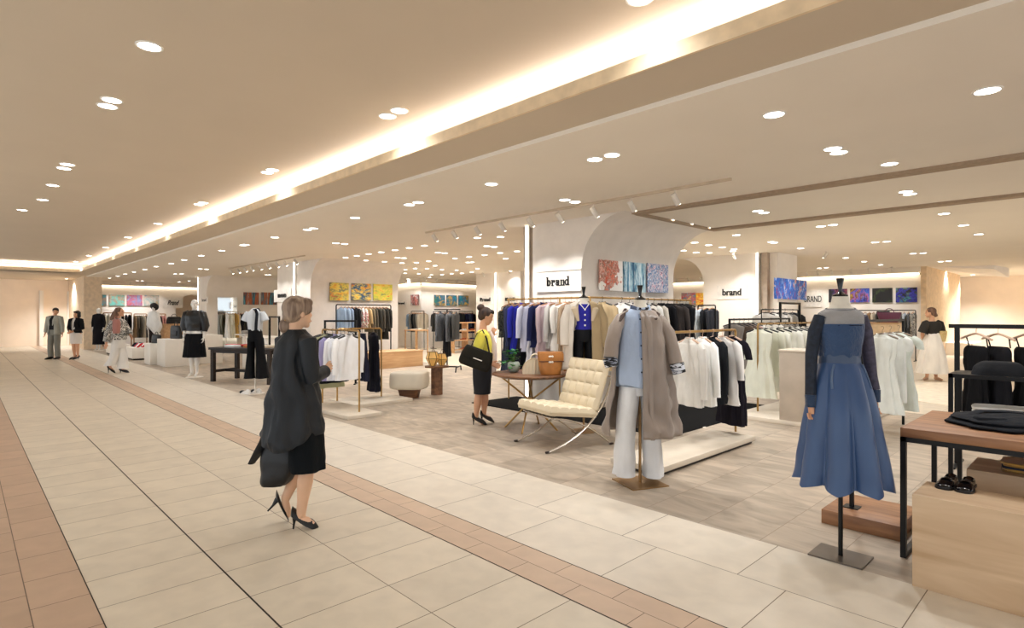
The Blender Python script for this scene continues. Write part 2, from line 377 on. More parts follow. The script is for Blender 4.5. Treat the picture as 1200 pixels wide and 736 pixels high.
# store wall with an arched opening
ax, aw = -33.2, .75
c = onX(225, ax).y
pts = [(4.35, 0), (c - aw, 0)]
for i in range(13):
    a = PI - PI * i / 12; pts.append((c + aw * math.cos(a), 1.75 + aw * math.sin(a)))
pts += [(c + aw, 0), (14, 0), (14, 2.8), (4.35, 2.8)]
struct('wall_left_store', MB().prism([(ax, y, z) for y, z in pts], (-.25, 0, 0)), PLASTER)
struct('wall_left_store_niche', MB().span((ax - 1.2, 4, 0), (ax - 1.1, 14, ZC)), PEACH)
struct('ceiling_left_soffit', MB().span((ax - .25, 4.35, 2.88), (ax + .25, 14, ZC)), CEILS)
wl = mat('wash_light', 'fff0d8', .5, emis=5)
def wash(a, b, label):
    tag(MB().span(a, b).build('wall_wash_light', wl), label, 'light strip')
wash((-21, 22.88, 2.81), (-4.4, 22.94, 2.86), 'light strip along the top of the long back wall')
wash((-25.9, 14.48, 2.79), (-21.0, 14.54, 2.85), 'light strip over the far centre shop wall')
wash((-20.95, 14.6, 2.79), (-20.9, 22.9, 2.85), 'light strip over the wall with three blue paintings')
wash((ax + .05, 4.4, 2.81), (ax + .1, 13.9, 2.86), 'light strip along the top of the far left shop wall')
struct('trim_8', MB().span((-3.95, 7.05, 0), (-3.7, 7.1, .01)), PLASTER)

# ------------------------------------------------------------------ downlights
def spot(parent, loc, w, aim=None, size=2.2, col=(1, 1, 1), rad=.06, blend=.7):
    l = bpy.data.lights.new('lamp', 'SPOT'); l.energy = w; l.color = col; l.spot_size = size; l.spot_blend = blend; l.shadow_soft_size = rad
    o = bpy.data.objects.new('lamp', l); COL.objects.link(o); o.parent = parent; o.location = loc
    if aim is not None: o.rotation_euler = (Vector(aim)).to_track_quat('-Z', 'Y').to_euler()
    return o
DL = None; LD = {}
def downlight(px, py, z, label, group, watts=None):
    global DL
    p = at(px, py, z)
    downlight_at(p.x, p.y, z, label, group, watts)
def downlight_at(x, y, z, label, group, watts=None):
    global DL
    if DL is None:
        t = thing('recessed_downlight', (0, 0, 0)); t.empty_display_size = .05
        m = MB(); n = 20
        ring = lambda r, zz: [Vector((r * math.cos(2 * PI * k / n), r * math.sin(2 * PI * k / n), zz)) for k in range(n)]
        m.loft([ring(.072, .0), ring(.074, -.007), ring(.088, -.006), ring(.09, 0)], cap=False); m.build('rim', TRIMW, t)
        m = MB(); m.lathe([(.073, -.001), (.071, -.004), (.001, -.005)], n=20); m.build('lens', WHITE_E, t)
        spot(t, (0, 0, -.03), SPOT_W)
        DL = t; o = t
    else: o = copy_tree(DL)
    far = (Vector((x, y, 0))).length
    if watts is None: watts = CORR_W * (1 - .3 * min(1, max(0, (far - 7) / 6))) if z > 3.2 and far < 24 else (CORR_W * 2.2 if z > 3.08 else SPOT_W * (1.02 - .34 * min(1, max(0, (far - 7) / 5))))
    key = round(watts / 4)
    for c in kids(o):
        if c.type == 'LIGHT':
            if key not in LD: LD[key] = c.data.copy(); LD[key].energy = watts
            c.data = LD[key]
    o.location = (x, y, z); tag(o, label, 'ceiling light', group)
    return o
G1 = 'downlights in the raised corridor ceiling'; L1 = 'round recessed downlight in the raised corridor ceiling'
for px, py, lb in [(175, 54, 'large single round downlight, nearest one on the left half of the corridor ceiling'),
                   (750, -2, 'round downlight cut by the top edge of the photo above the cove')]:
    downlight(px, py, ZR, lb, G1)
for px, py in [(131, 117), (126, 124), (79, 192.5), (75, 197), (62, 217), (50, 234), (26, 246), (468, 129.5), (454, 136), (319, 199), (313, 202), (238, 237.5), (233, 239.5), (185, 262), (150, 278), (124, 290), (104, 299.5), (88.5, 306.5)]:
    downlight(px, py, ZR, L1, G1)
for px, py in [(53, 329.5), (78, 326.7)]: downlight(px, py, ZS, 'tiny downlight in the low ceiling at the corridor end', 'downlights at the corridor end', 420)
G2 = 'downlights in the shop ceiling'
big = [(907, 134, 'single round downlight alone on the shop ceiling below the cove'), (976, 174, 'upper of the paired downlights near the right ceiling slot'), (983, 178.5, 'lower of the paired downlights near the right ceiling slot'),
       (697, 186.5, 'left one of the bright downlight pair above the central wall'), (717, 181.5, 'right one of the bright downlight pair above the central wall'), (576, 215.5, 'single downlight left of the central wall track lights'),
       (662, 234, 'left one of the pair just above the track over the central wall'), (674, 236.5, 'right one of the pair just above the track over the central wall')]
for px, py, lb in big: downlight(px, py, ZC, lb, G2)
pts = [(479.7, 239.7), (490, 237), (416, 255), (360, 269), (367.5, 267.5), (393.6, 284.8), (404, 285.7), (288, 286.6), (285, 287.2), (260, 293.5), (322, 278), (235.8, 299.5), (216, 304.6), (200.8, 308.8), (183, 312.3),
       (169.6, 315.7), (157, 318.7), (146.6, 321), (138, 323.5), (128.5, 326), (205.5, 320.9), (212.6, 320.9), (161, 329), (167, 329), (210, 330.4), (221.6, 329.2), (234.6, 315.1), (242, 315.5), (312.5, 322), (315.5, 322)]
pts += [(360 + x / 4.615, 220 + y / 4.615) for x, y in [(208, 377), (268, 368), (333, 358), (401, 348), (475, 337), (552, 325), (634, 313), (317, 393), (418, 400), (488, 378), (522, 380), (707, 350), (743, 353), (800, 382), (876, 373), (513, 407), (591, 405), (657, 397), (692, 421),
        (728, 443), (584, 436), (648, 437), (530, 443), (530, 462), (603, 465), (672, 471), (729, 470), (782, 465), (808, 446), (836, 462), (870, 403), (890, 402), (960, 363), (972, 315), (1010, 319), (1043, 352), (1073, 383), (1135, 343), (920, 438), (890, 456), (545, 493), (662, 485), (1098, 450), (920, 270), (1045, 265)]]
pts += [(780 + x / 5.66, 210 + y / 5.66) for x, y in [(612, 209), (652, 221), (28, 270), (155, 297), (270, 322), (470, 370), (700, 415), (720, 420), (895, 458), (1030, 312), (1110, 302), (193, 419), (285, 436), (375, 451), (455, 463), (445, 476), (117, 473), (203, 486), (290, 488), (1020, 590), (1065, 587)]]
pts += [(940 + x / 4.905, 200 + y / 4.905) for x, y in [(595, 120), (620, 133), (815, 247), (928, 313), (1015, 365), (420, 411), (487, 407), (637, 476), (695, 473), (797, 522), (843, 519), (912, 559), (960, 556), (250, 501), (357, 522), (450, 541), (1015, 588)]]
for px, py in pts: downlight(px, py, ZC, 'small round recessed downlight in the shop ceiling', G2)
# the same grid goes on outside the frame, to the right and behind the viewer
for x, y, z in [(-.6, 5.2, ZC), (1.5, 5.2, ZC), (1.0, 8.6, ZC), (.4, 12, ZC), (-1.2, 1.2, ZR), (1.0, 1.2, ZR), (-1.2, -1.2, ZR), (1.5, -1.5, ZR), (-4.5, -1.2, ZR), (-8, -1.2, ZR), (-12, -1.2, ZR), (-16, -1.2, ZR), (-1.6, 7.0, ZC), (1.5, 15, ZC)]:
    downlight_at(x, y, z, 'round recessed downlight outside the picture', 'downlights outside the picture')
for px, py in ((1110, 318), (1140, 322), (1128, 312), (1170, 318)): downlight(px, py, ZC, 'small round recessed downlight in the shop ceiling', G2, 420)  # extra boosted downlights, added only to lift the dark far right wall

# ------------------------------------------------------------------ track lights
def track(p0, p1, where):
    d = (Vector(p1) - Vector(p0)); m = MB(); a = math.atan2(d.y, d.x)
    m.box((Vector(p0) + Vector(p1)) / 2, (d.length, .035, .03), rz=a)
    tag(m.build('lighting_track', mat('track_paint', 'c9b79e', .6)), 'thin pale lighting track ' + where, 'lighting track')
SPOTH = mat('spotlight_shell', 'e2dace', .45)
TH = None
def spot_head(p, aim, label, group, watts=TRACK_W):
    global TH
    if p[1] > 6.5: watts = 30
    az = math.atan2(aim[1], aim[0])
    if TH is None:
        t = thing('track_spotlight', (0, 0, 0))
        MB().tube([(0, 0, 0), (0, 0, -.1)], .006, 8).build('stem', SPOTH, t)
        h = MB(); q = [Vector((.045 * math.cos(a), 0, -.045 * math.sin(a))) for a in (0, 0)]
        h.tube([(-.035, 0, -.05), (-.033, 0, -.052), (.055, 0, -.175), (.056, 0, -.177)], [.02, .037, .037, .033], 14); h.build('head', SPOTH, t)
        MB().tube([(.054, 0, -.172), (.0575, 0, -.179)], .029, 12).build('lens', mat('spot_lens', 'fff4e0', .5, emis=22), t)
        spot(t, (.075, 0, -.2), watts, aim=(.55, 0, -.83), size=1.25, rad=.03, blend=.8)
        TH = t; o = t
    else: o = copy_tree(TH)
    for c in kids(o):
        if c.type == 'LIGHT' and watts != TRACK_W:
            if 'w' not in LD: LD['w'] = c.data.copy(); LD['w'].energy = watts
            c.data = LD['w']
    o.location = p; o.rotation_euler.z = az; tag(o, label, 'spotlight', group)
ty = 6.4
track((onY(499, ty).x, ty, ZC - .015), (onY(857, ty).x, ty, ZC - .015), 'running above the central brand wall')
for i, px in enumerate([509, 532, 559, 588, 621, 655, 696, 740, 791]):
    spot_head((onY(px, ty).x, ty, ZC - .03), (.35, 1), 'white cylinder spotlight, %s from the left on the central track' % ORD[i], 'spotlights on the central track')
ty = 6.6
track((onY(268, ty).x, ty, ZC - .015), (onY(357, ty).x, ty, ZC - .015), 'above the walking woman')
for i, px in enumerate([271, 279, 287, 295, 304.5, 314, 324.5, 334, 346]):
    spot_head((onY(px, ty).x, ty, ZC - .03), (.35, 1), 'white spotlight, %s from the left on the track above the walking woman' % ORD[i], 'spotlights on the track above the walking woman')
for i, px in enumerate([945, 958, 974, 997, 1018, 1045]):
    spot_head((onY(px, 22).x, 22.0, ZC), (0, 1), 'small far spotlight, %s from the left over the right back wall' % ORD[i], 'spotlights over the back wall')
for i, px in enumerate([792, 806, 820]):
    spot_head((onY(px, 22).x, 22.0, ZC), (0, 1), 'small far spotlight, %s from the left seen through the gap beside the mirror' % ORD[i], 'spotlights over the back wall')
for i, px in enumerate([475, 498, 512, 524, 536, 549]):
    q = onY(px, 13.9) if px < 499 else onX(px, -20.2)
    spot_head((q.x, q.y, ZC), (0, 1) if px < 499 else (-1, 0), 'small far spotlight, %s from the left over the centre back wall' % ORD[i], 'spotlights over the centre back wall')
for i, px in enumerate([135, 153, 171, 189]):
    q = onX(px, -32.2); spot_head((q.x, q.y, ZC), (-1, 0), 'small far spotlight, %s from the left over the left store wall' % ORD[i], 'spotlights over the left store wall')
for y, px in ((14.0, 566), (14.0, 596), (14.0, 860)):
    q = onY(px, y); spot_head((q.x, q.y, ZC), (0, 1), 'small spotlight washing the %s' % {566: 'Brand wall left of the light strip', 596: 'wall right of that light strip', 860: 'small brand wall'}[px], 'wall washers')
for px, Y in ((925, 15.5),):
    q = onX(px, -5.0); spot_head((-4.9, 15.5, ZC), (-1, 0), 'small spotlight above the blue and orange painting', 'wall washers')
# ------------------------------------------------------------------ cloth shapes
def catmull(secs, sub):
    out = []; n = len(secs)
    for i in range(n - 1):
        p0, p1, p2, p3 = secs[max(i - 1, 0)], secs[i], secs[i + 1], secs[min(i + 2, n - 1)]
        for k in range(sub):
            t = k / sub
            out.append(tuple(.5 * (2 * b + (c - a) * t + (2 * a - 5 * b + 4 * c - d) * t * t + (3 * b - a - 3 * c + d) * t ** 3) for a, b, c, d in zip(p0, p1, p2, p3)))
    out.append(tuple(secs[-1])); return out
def cloth_loft(mb, secs, sub=4, n=44, fold=(0, 0), k=9, ph=0, wr=.004, arc=None, power=1.0, cap=True, hemwave=0, pow2=1.5):
    """secs: (x, y, z, half width, half depth, yaw) from the top down; fold = depth of the drapes at top and hem"""
    secs = [tuple(s) + (0,) * (6 - len(s)) for s in secs]
    R = catmull(secs, sub); rings = []
    for i, (x, y, z, a, b, yw) in enumerate(R):
        u = i / (len(R) - 1); f = fold[0] + (fold[1] - fold[0]) * u ** pow2; ring = []
        for j in range(n if arc is None else n + 1):
            th = 2 * PI * j / n if arc is None else arc[0] + (arc[1] - arc[0]) * j / n
            c, s_ = math.cos(th), math.sin(th)
            c = math.copysign(abs(c) ** power, c); s_ = math.copysign(abs(s_) ** power, s_)
            w = f * (math.sin(k * th + ph + 1.2 * math.sin(2 * th + ph)) * .7 + .3 * math.sin((k + 4) * th + 2 * ph))
            px_, py_ = (a + w + f * .5) * c, (b + w + f * .5) * s_
            X = x + px_ * math.cos(yw) - py_ * math.sin(yw); Y = y + px_ * math.sin(yw) + py_ * math.cos(yw)
            Z = z + hemwave * u ** 4 * math.sin(2 * th + ph)
            q = Vector((X, Y, Z)); nz = (noise.noise(q * 9 + Vector((ph * 7, 0, 0))) + .35 * noise.noise(Vector((q.x * 26, q.y * 26, q.z * 13)) + Vector((ph * 3, 0, 0)))) * wr * (.4 + u)
            ring.append(q + Vector((c * nz, s_ * nz, 0)))
        rings.append(ring)
    return mb.loft(rings, cap=cap and arc is None, closed=arc is None)
def solid(o, th=.006):
    m = o.modifiers.new('thickness', 'SOLIDIFY'); m.thickness = th; m.offset = 0; return o

HM = {}
def hanger(parent, m, w=.2, z=0.0, clips=False):
    key = (m.name, clips)
    if key in HM:
        o = bpy.data.objects.new('hanger', HM[key]); COL.objects.link(o); o.parent = parent; return o
    b = MB()
    if clips:
        b.tube([(-.17, 0, -.085), (.17, 0, -.085)], .006, 6); b.box((-.15, 0, -.1), (.02, .02, .045)).box((.15, 0, -.1), (.02, .02, .045))
    else: b.tube([(-w, 0, -.125), (-w * .75, 0, -.108), (-.05, 0, -.078), (0, 0, -.07), (.05, 0, -.078), (w * .75, 0, -.108), (w, 0, -.125)], [.011, .012, .011, .011, .011, .012, .011], 8)
    b.tube([(0, 0, -.07), (0, 0, -.03), (.012, 0, -.018), (.02, 0, 0), (.014, 0, .014), (0, 0, .019), (-.014, 0, .013)], .0028, 6)
    o = b.build('hanger', m, parent); HM[key] = o.data; return o
GK = {  # kind: (length, [(z fraction, half width, half thickness)], sleeve length, half width of the shoulder)
    'shirt': (.68, [(.0, .055, .035), (.05, .13, .032), (.1, .205, .036), (.3, .2, .042), (.65, .205, .045), (1, .22, .05)], .52),
    'blouse': (.6, [(.0, .06, .035), (.05, .13, .034), (.1, .19, .04), (.35, .19, .045), (.7, .21, .05), (1, .24, .055)], .42),
    'tee': (.6, [(.0, .07, .03), (.06, .14, .03), (.1, .2, .034), (.4, .19, .04), (1, .2, .045)], .16),
    'jacket': (.72, [(.0, .06, .045), (.05, .14, .042), (.09, .215, .05), (.3, .21, .055), (.6, .2, .055), (1, .23, .06)], .56),
    'coat': (1.05, [(.0, .06, .05), (.035, .14, .045), (.065, .22, .055), (.3, .215, .06), (.6, .24, .065), (1, .27, .075)], .58),
    'dress': (1.1, [(.0, .07, .03), (.035, .13, .034), (.065, .19, .04), (.25, .17, .045), (.38, .15, .045), (.7, .21, .055), (1, .26, .065)], 0),
    'long_dress': (1.22, [(.0, .07, .03), (.035, .13, .034), (.065, .19, .04), (.25, .17, .045), (.38, .165, .045), (.7, .19, .055), (1, .22, .065)], .3),
    'vest': (.6, [(.0, .06, .035), (.06, .1, .034), (.1, .16, .04), (.4, .2, .05), (.7, .2, .05), (1, .21, .05)], 0),
    'skirt': (.8, [(.0, .15, .03), (.1, .16, .035), (.5, .2, .045), (1, .25, .055)], 0),
    'slip': (.98, [(.0, .12, .02), (.04, .15, .035), (.15, .15, .045), (.3, .13, .04), (.6, .17, .05), (1, .22, .06)], 0),
    'trousers': (.98, None, 0)}
def garment(kind, m, L=None, hm=None, seed=0, sleeve=None, trim=None, front=0, buttons=None, name=None, scale=1.0, collar=None, th=1.0, detail=True):
    """one garment hanging from z = 0; its width along local x, its thickness along local y"""
    rnd = random.Random(seed); ln, prof, sl = GK[kind]; L = L or ln; sl = sl if sleeve is None else sleeve
    b = MB(); ph = rnd.random() * 6
    if kind == 'trousers':
        for s in (-1, 1):
            cloth_loft(b, [(0, 0, -.1, .15, .025), (s * .03, 0, -.16, .125, .03), (s * .085, 0, -.34, .09, .04), (s * .095, 0, -.1 - L * .6, .085, .04), (s * .1, 0, -.1 - L, .1, .045)], 4, 26, (0, .006), 5, ph)
    else:
        secs = [(0, 0, (-.19 if kind == 'slip' else -.085) - f * L, w * (1 + rnd.uniform(-.03, .05) * (f > .2)), t * th) for f, w, t in prof]
        cloth_loft(b, secs, 4, 36, (.002, .026 if kind in ('dress', 'skirt', 'long_dress', 'blouse') else .016), rnd.choice((6, 7, 8)), ph, .016, pow2=1.1)
        if sl:
            for s in (-1, 1):
                w0 = .185; bend = rnd.uniform(-.02, .05)
                q = [(s * w0, 0, -.135), (s * (w0 + .045), .0, -.18), (s * (w0 + .06 + bend * .4), .01 * s, -.135 - sl * .5), (s * (w0 + .05 + bend), .02 * s, -.135 - sl * .92), (s * (w0 + .05 + bend), .02 * s, -.135 - sl)]
                b.tube(q, [(.03, .035), (.038, .055), (.034, .052), (.03, .044), (.033, .047)], 14, up=(0, 1, 0))
    if kind == 'slip':
        for s in (-1, 1): b.tube([(s * .13, 0, -.105), (s * .12, .02, -.2)], .006, 6)
        b.bm.transform(Matrix.Identity(4))
    if name is None: name = {'slip': 'hanging_dress', 'shirt': 'hanging_shirt', 'blouse': 'hanging_blouse', 'tee': 'hanging_tee', 'jacket': 'hanging_jacket', 'coat': 'hanging_coat', 'dress': 'hanging_dress', 'long_dress': 'hanging_dress', 'vest': 'hanging_vest', 'skirt': 'hanging_skirt', 'trousers': 'hanging_trousers'}[kind]
    o = b.build(name, m)
    hanger(o, hm or HANGW, clips=kind in ('trousers', 'skirt'))
    if detail and kind in ('shirt', 'jacket', 'coat', 'blouse', 'tee', 'dress', 'long_dress'):
        c = MB(); r = .062 if kind not in ('dress', 'tee') else .075; hgt = .035 if kind in ('shirt', 'coat', 'jacket') else .012
        pts = [(r * math.cos(a), .036 * math.sin(a), -.082 + .008 * math.cos(2 * a)) for a in [2 * PI * i / 16 for i in range(17)]]
        c.tube(pts, [(hgt * .5, .006)] * 17, 6, cap=False)
        c.build('collar', trim or m, o)
    if detail and kind in ('shirt', 'jacket', 'coat') and front:
        c = MB(); y = front * .05 * th
        c.tube([(0, front * .038 * th, -.12), (0, front * .045 * th, -.3), (.0, front * .052 * th, -.085 - L * .65), (0, front * .056 * th, -.085 - L)], [(.014, .004)] * 4, 6, up=(1, 0, 0)); c.build('button_placket', trim or m, o)
        if buttons:
            for i in range(5):
                z = -.15 - i * (L - .18) / 5
                MB().ball((0, front * (.05 + .006 * i / 4) * th, z), (.008, .004, .008), 8, 6).build('button', buttons, o)
    return o
GC = {}
COLN = {}
def rail_of(garments, p0, p1, where, group, z=0, spacing=None, faces=0, jitter=.1, noun=None, hm=None, detail=True, scale=1.0, ends=(0, 1)):
    """hang a list of (kind, material, colour words, options) along the rail from p0 to p1"""
    p0 = Vector(p0); p1 = Vector(p1); d = p1 - p0; ang = math.atan2(d.y, d.x); n = len(garments)
    for i, g in enumerate(garments):
        kind, m, words = g[:3]; op = dict(g[3]) if len(g) > 3 else {}
        t = op.pop('t', None); t = (i + .5) / n if t is None else t
        op.setdefault('hm', hm); op.setdefault('detail', detail)
        yaw = op.pop('yaw', random.uniform(-jitter, jitter))
        key = (kind, m.name, str(sorted((k, str(v)) for k, v in op.items() if k != 'hm')), i % 2)
        if not detail and key in GC: o = copy_tree(GC[key])
        else: o = garment(kind, m, seed=i * 7 + n, **op); GC[key] = o
        o.location = p0 + d * t; o.rotation_euler.z = ang - PI / 2 + yaw; o.scale = (scale,) * 3
        nm = {'tee': 'top', 'long_dress': 'long dress', 'slip': 'slip dress'}.get(kind, kind)
        lb = '%s %s, %s from the left %s' % (words, nm, ORD[i], where)
        if len(lb.split()) > 16: lb = '%s %s, %s garment %s' % (words, nm, ORD[i], where)
        tag(o, lb, 'clothes' if kind in ('trousers',) else nm.split()[-1], group)

def post_frame(t, pts, r, m, sq=False, name='frame'):
    b = MB()
    if sq:
        for a, c in zip(pts[:-1], pts[1:]):
            a = Vector(a); c = Vector(c); b.tube([a, c], r * 1.414, 4, up=None)
            b.box(a, (2 * r, 2 * r, 2 * r)); b.box(c, (2 * r, 2 * r, 2 * r))
    else: b.tube(pts, r, 10)
    return b.build(name, m, t, smooth=not sq)
def rack(p0, p1, h, m, label, r=.014, foot=None, name='clothes_rack', lower=None, round_=True, posts=(0, 1), cat='clothes rack'):
    """rail between two posts; p0 and p1 on the floor"""
    p0 = Vector(p0); p1 = Vector(p1); d = p1 - p0; L = d.length; t = thing(name, p0, math.atan2(d.y, d.x), label, cat)
    q = .03 if round_ else 0
    if round_:
        MB().tube([(0, 0, h - q), (q * .3, 0, h - q * .3), (q, 0, h), (L - q, 0, h), (L - q * .3, 0, h - q * .3), (L, 0, h - q)], r, 10).build('rail', m, t)
    else: MB().span((-r, -r, h - r), (L + r, r, h + r)).build('rail', m, t, False)
    for k in posts:
        x = L * k
        (MB().tube([(x, 0, .0), (x, 0, h - q)], r, 10) if round_ else MB().span((x - r, -r, 0), (x + r, r, h - r))).build('post', m, t, round_)
    if foot:
        for k in posts: MB().span((L * k - .02, -foot, 0), (L * k + .02, foot, .02), bev=.004).build('foot', m, t)
    if lower: MB().span((0, -r, lower - r), (L, r, lower + r)).build('lower_bar', m, t)
    return t
def plinth(name, x0, x1, y0, y1, h, m, label, cat='platform', z=0, bev=.006, kick=0):
    c = ((x0 + x1) / 2, (y0 + y1) / 2); t = thing(name, (c[0], c[1], z), 0, label, cat); w, d = (x1 - x0) / 2, (y1 - y0) / 2
    MB().span((-w, -d, kick), (w, d, h), bev=bev).build('top' if kick else 'slab', m, t)
    if kick: MB().span((-w + .03, -d + .03, 0), (w - .03, d - .03, kick)).build('plinth_base', mat('dark_kick', '3a342e', .7), t)
    return t

C_ = cloth
PRINT = lambda n, cols, sc=22, **k: pattern('print_' + n, cols, sc, .85, **k)
FLORAL = PRINT('floral', ['e9e2da', 'c98f93', 'e9e2da', '8f9a86', 'f2ede6', 'b56a6a'], 30)
CAMO = PRINT('camo', ['15171a', '2a2e2c', '4a4c46', '101010'], 16, kind='noise')
TWEED = PRINT('tweed', ['2a2c30', '8a8c90', '3a3c40', '55585c'], 160)
CHECK = PRINT('check', ['2b2c2e', 'b5b0a6', '55524c', '2b2c2e', 'd8d3c8'], 60)
# -------- gold L-shaped rack round the central wall (z 1.75)
LX0, LX1, LY0, LY1, LH = -7.36, -5.52, 6.95, 10.0, 1.755
t = thing('clothes_rack', (LX1, LY0, 0), 0, 'tall brass L-shaped clothes rail wrapping the corner of the central brand wall', 'clothes rack')
MB().tube([(LX0 - LX1, 0, LH), (0, 0, LH), (0, LY1 - LY0, LH)], .015, 10).build('rail', BRASS, t)
for x, y in ((LX0 - LX1 + .03, 0), (-.62, 0), (0, 0), (0, LY1 - LY0)): MB().tube([(x, y, .012), (x, y, LH)], .014, 10).build('post', BRASS, t)
navy, blue, lilac, silver = C_('2c3148'), C_('2a2fa8'), C_('b9a3a8', 'satin'), C_('b9b4b0', 'satin')
rail_of([('long_dress', C_('3a3f4e'), 'dark slate', {'t': .06, 'sleeve': 0}), ('jacket', C_('343a5c'), 'dark blue', {'t': .13}), ('shirt', blue, 'royal blue', {'t': .215, 'L': .85, 'front': -1, 'yaw': -.5}),
         ('dress', C_('1c1c24'), 'black', {'t': .27}), ('shirt', C_('c9cbe0'), 'pale lavender', {'t': .345, 'front': -1, 'L': .8, 'yaw': -.5, 'buttons': C_('1a1c3a')}), ('dress', C_('c4c2c8'), 'light grey', {'t': .40}),
         ('jacket', C_('22264a'), 'navy', {'t': .47, 'yaw': -.3}), ('coat', lilac, 'pinkish satin', {'t': .56, 'L': .9, 'yaw': -.3}), ('jacket', silver, 'silver grey satin', {'t': .64}),
         ('blouse', C_('e2ddd6'), 'ivory', {'t': .73, 'L': .75, 'yaw': -.35}), ('coat', C_('a08a72'), 'light brown', {'t': .80}), ('coat', C_('8a5a34'), 'rust brown', {'t': .86}), ('coat', C_('ddd8d0'), 'off-white', {'t': .93})],
        (LX0, LY0, LH), (LX1, LY0, LH), 'on the brass rail facing the corridor', 'clothes on the front brass rail')
rail_of([('coat', C_('a5906e'), 'camel', {'t': .1}), ('shirt', C_('f0ede8'), 'white', {'t': .27, 'L': .9}), ('shirt', C_('ece8e0'), 'ivory', {'t': .34}), ('dress', C_('f4f2ee'), 'white', {'t': .40, 'sleeve': .3}), ('blouse', C_('e8e4dc'), 'cream', {'t': .46}),
         ('shirt', C_('efeeea'), 'soft white', {'t': .52}), ('jacket', C_('d6cfc4'), 'pale beige', {'t': .58}), ('jacket', C_('1b1b1f'), 'black', {'t': .66}), ('dress', C_('2a2528'), 'charcoal', {'t': .73}), ('jacket', C_('46403e'), 'dark brown', {'t': .80}), ('coat', C_('1b1b1f'), 'black', {'t': .87}), ('dress', C_('3a3638'), 'dark grey', {'t': .94})],
        (LX1, LY0, LH), (LX1, LY1, LH), 'on the brass rail below the triptych', 'clothes on the brass rail below the triptych', hm=HANGB)
t = MB().span((-7.45, 6.2, 0), (-3.72, 7.26, .012)).span((-5.6, 7.26, 0), (-3.72, 9.5, .012)).build('black_mat', mat('black_carpet', '070708', .95, 0, .1, 60))
tag(t, 'black L-shaped floor mat under the central brass rail', 'mat')
# -------- gold rack on two white slabs, left of the ottoman
t = thing('clothes_rack', (-8.2, 4.27, 0), 0, 'low brass clothes rack of two arches beside the walking woman', 'clothes rack')
Z1 = 1.25
for (a, b) in (((-.7, -.02), (.52, -.03)), ((-.72, .25), (-.66, 1.05))):
    a = Vector(a); b = Vector(b); u = (b - a).normalized() * .03
    MB().tube([(a.x, a.y, Z1 - .03), (a.x + u.x, a.y + u.y, Z1), (b.x - u.x, b.y - u.y, Z1), (b.x, b.y, Z1 - .03)], .014).build('rail', BRASS, t)
    for q in (a, b): MB().tube([(q.x, q.y, .05), (q.x, q.y, Z1 - .03)], .014).build('post', BRASS, t)
plinth('white_platform', -9.2, -7.45, 3.93, 4.48, .055, STONE, 'white stone slab under the front arch of the low brass rack')
plinth('white_platform', -9.2, -8.3, 4.5, 5.6, .055, STONE, 'white stone slab under the rear arch of the low brass rack')
rail_of([('blouse', C_('b39a62', 'satin'), 'gold', {'t': .06, 'L': .8}), ('dress', C_('b5b28a', 'satin'), 'olive', {'t': .14, 'L': .85}), ('blouse', C_('17181c'), 'black', {'t': .3, 'L': .75, 'yaw': .12}), ('shirt', C_('9a94bd'), 'lilac', {'t': .42, 'L': .7}),
         ('shirt', C_('e9e9ee'), 'white', {'t': .53, 'L': .68, 'yaw': .12}), ('blouse', C_('dfe1e8'), 'pale grey', {'t': .63, 'L': .66}), ('shirt', C_('f1f1f3'), 'bright white', {'t': .73, 'L': .66, 'yaw': .12})], (-8.9, 4.25, Z1), (-7.68, 4.24, Z1), 'on the low brass rack', 'clothes on the low brass rack', hm=HANGB)
rail_of([('shirt', C_('d5d5da'), 'light grey', {'t': .3, 'L': .65}), ('skirt', C_('26283a'), 'navy', {'t': .55, 'L': .8}), ('long_dress', C_('15151f'), 'midnight blue', {'t': .82, 'L': 1.0, 'sleeve': 0})], (-8.92, 4.52, Z1), (-8.86, 5.32, Z1), 'on the rear arch of the low brass rack', 'clothes on the rear arch', hm=HANGB)
# -------- black rack under the three yellow paintings
X = -15.35; a = onX(394, X); b = onX(458, X)
rack((X, a.y, 0), (X, b.y, 0), 1.77, BLACKM, 'tall black clothes rack under the three yellow paintings', .018, foot=.22)
gs = [('shirt', C_('8ea3bb'), 'light blue', {}), ('shirt', C_('9db0c6'), 'pale blue', {}), ('shirt', C_('7f93ad'), 'dusty blue', {}), ('jacket', C_('1b1c20'), 'black', {}), ('jacket', C_('232327'), 'charcoal black', {}), ('blouse', FLORAL, 'floral pink', {}), ('blouse', FLORAL, 'floral cream', {}), ('blouse', C_('b49a6e', 'satin'), 'gold', {}),
      ('jacket', C_('6e6552'), 'khaki', {}), ('coat', C_('4a463e'), 'dark olive', {'L': .95}), ('coat', C_('3b3a36'), 'dark grey', {'L': .95}), ('jacket', C_('504c44'), 'grey brown', {}), ('coat', C_('35332f'), 'charcoal', {'L': .95}), ('jacket', C_('2e2e2c'), 'dark charcoal', {})]
rail_of(gs, (X, a.y + .1, 1.77), (X, b.y - .1, 1.77), 'on the black rack under the yellow paintings', 'clothes under the yellow paintings', detail=False)
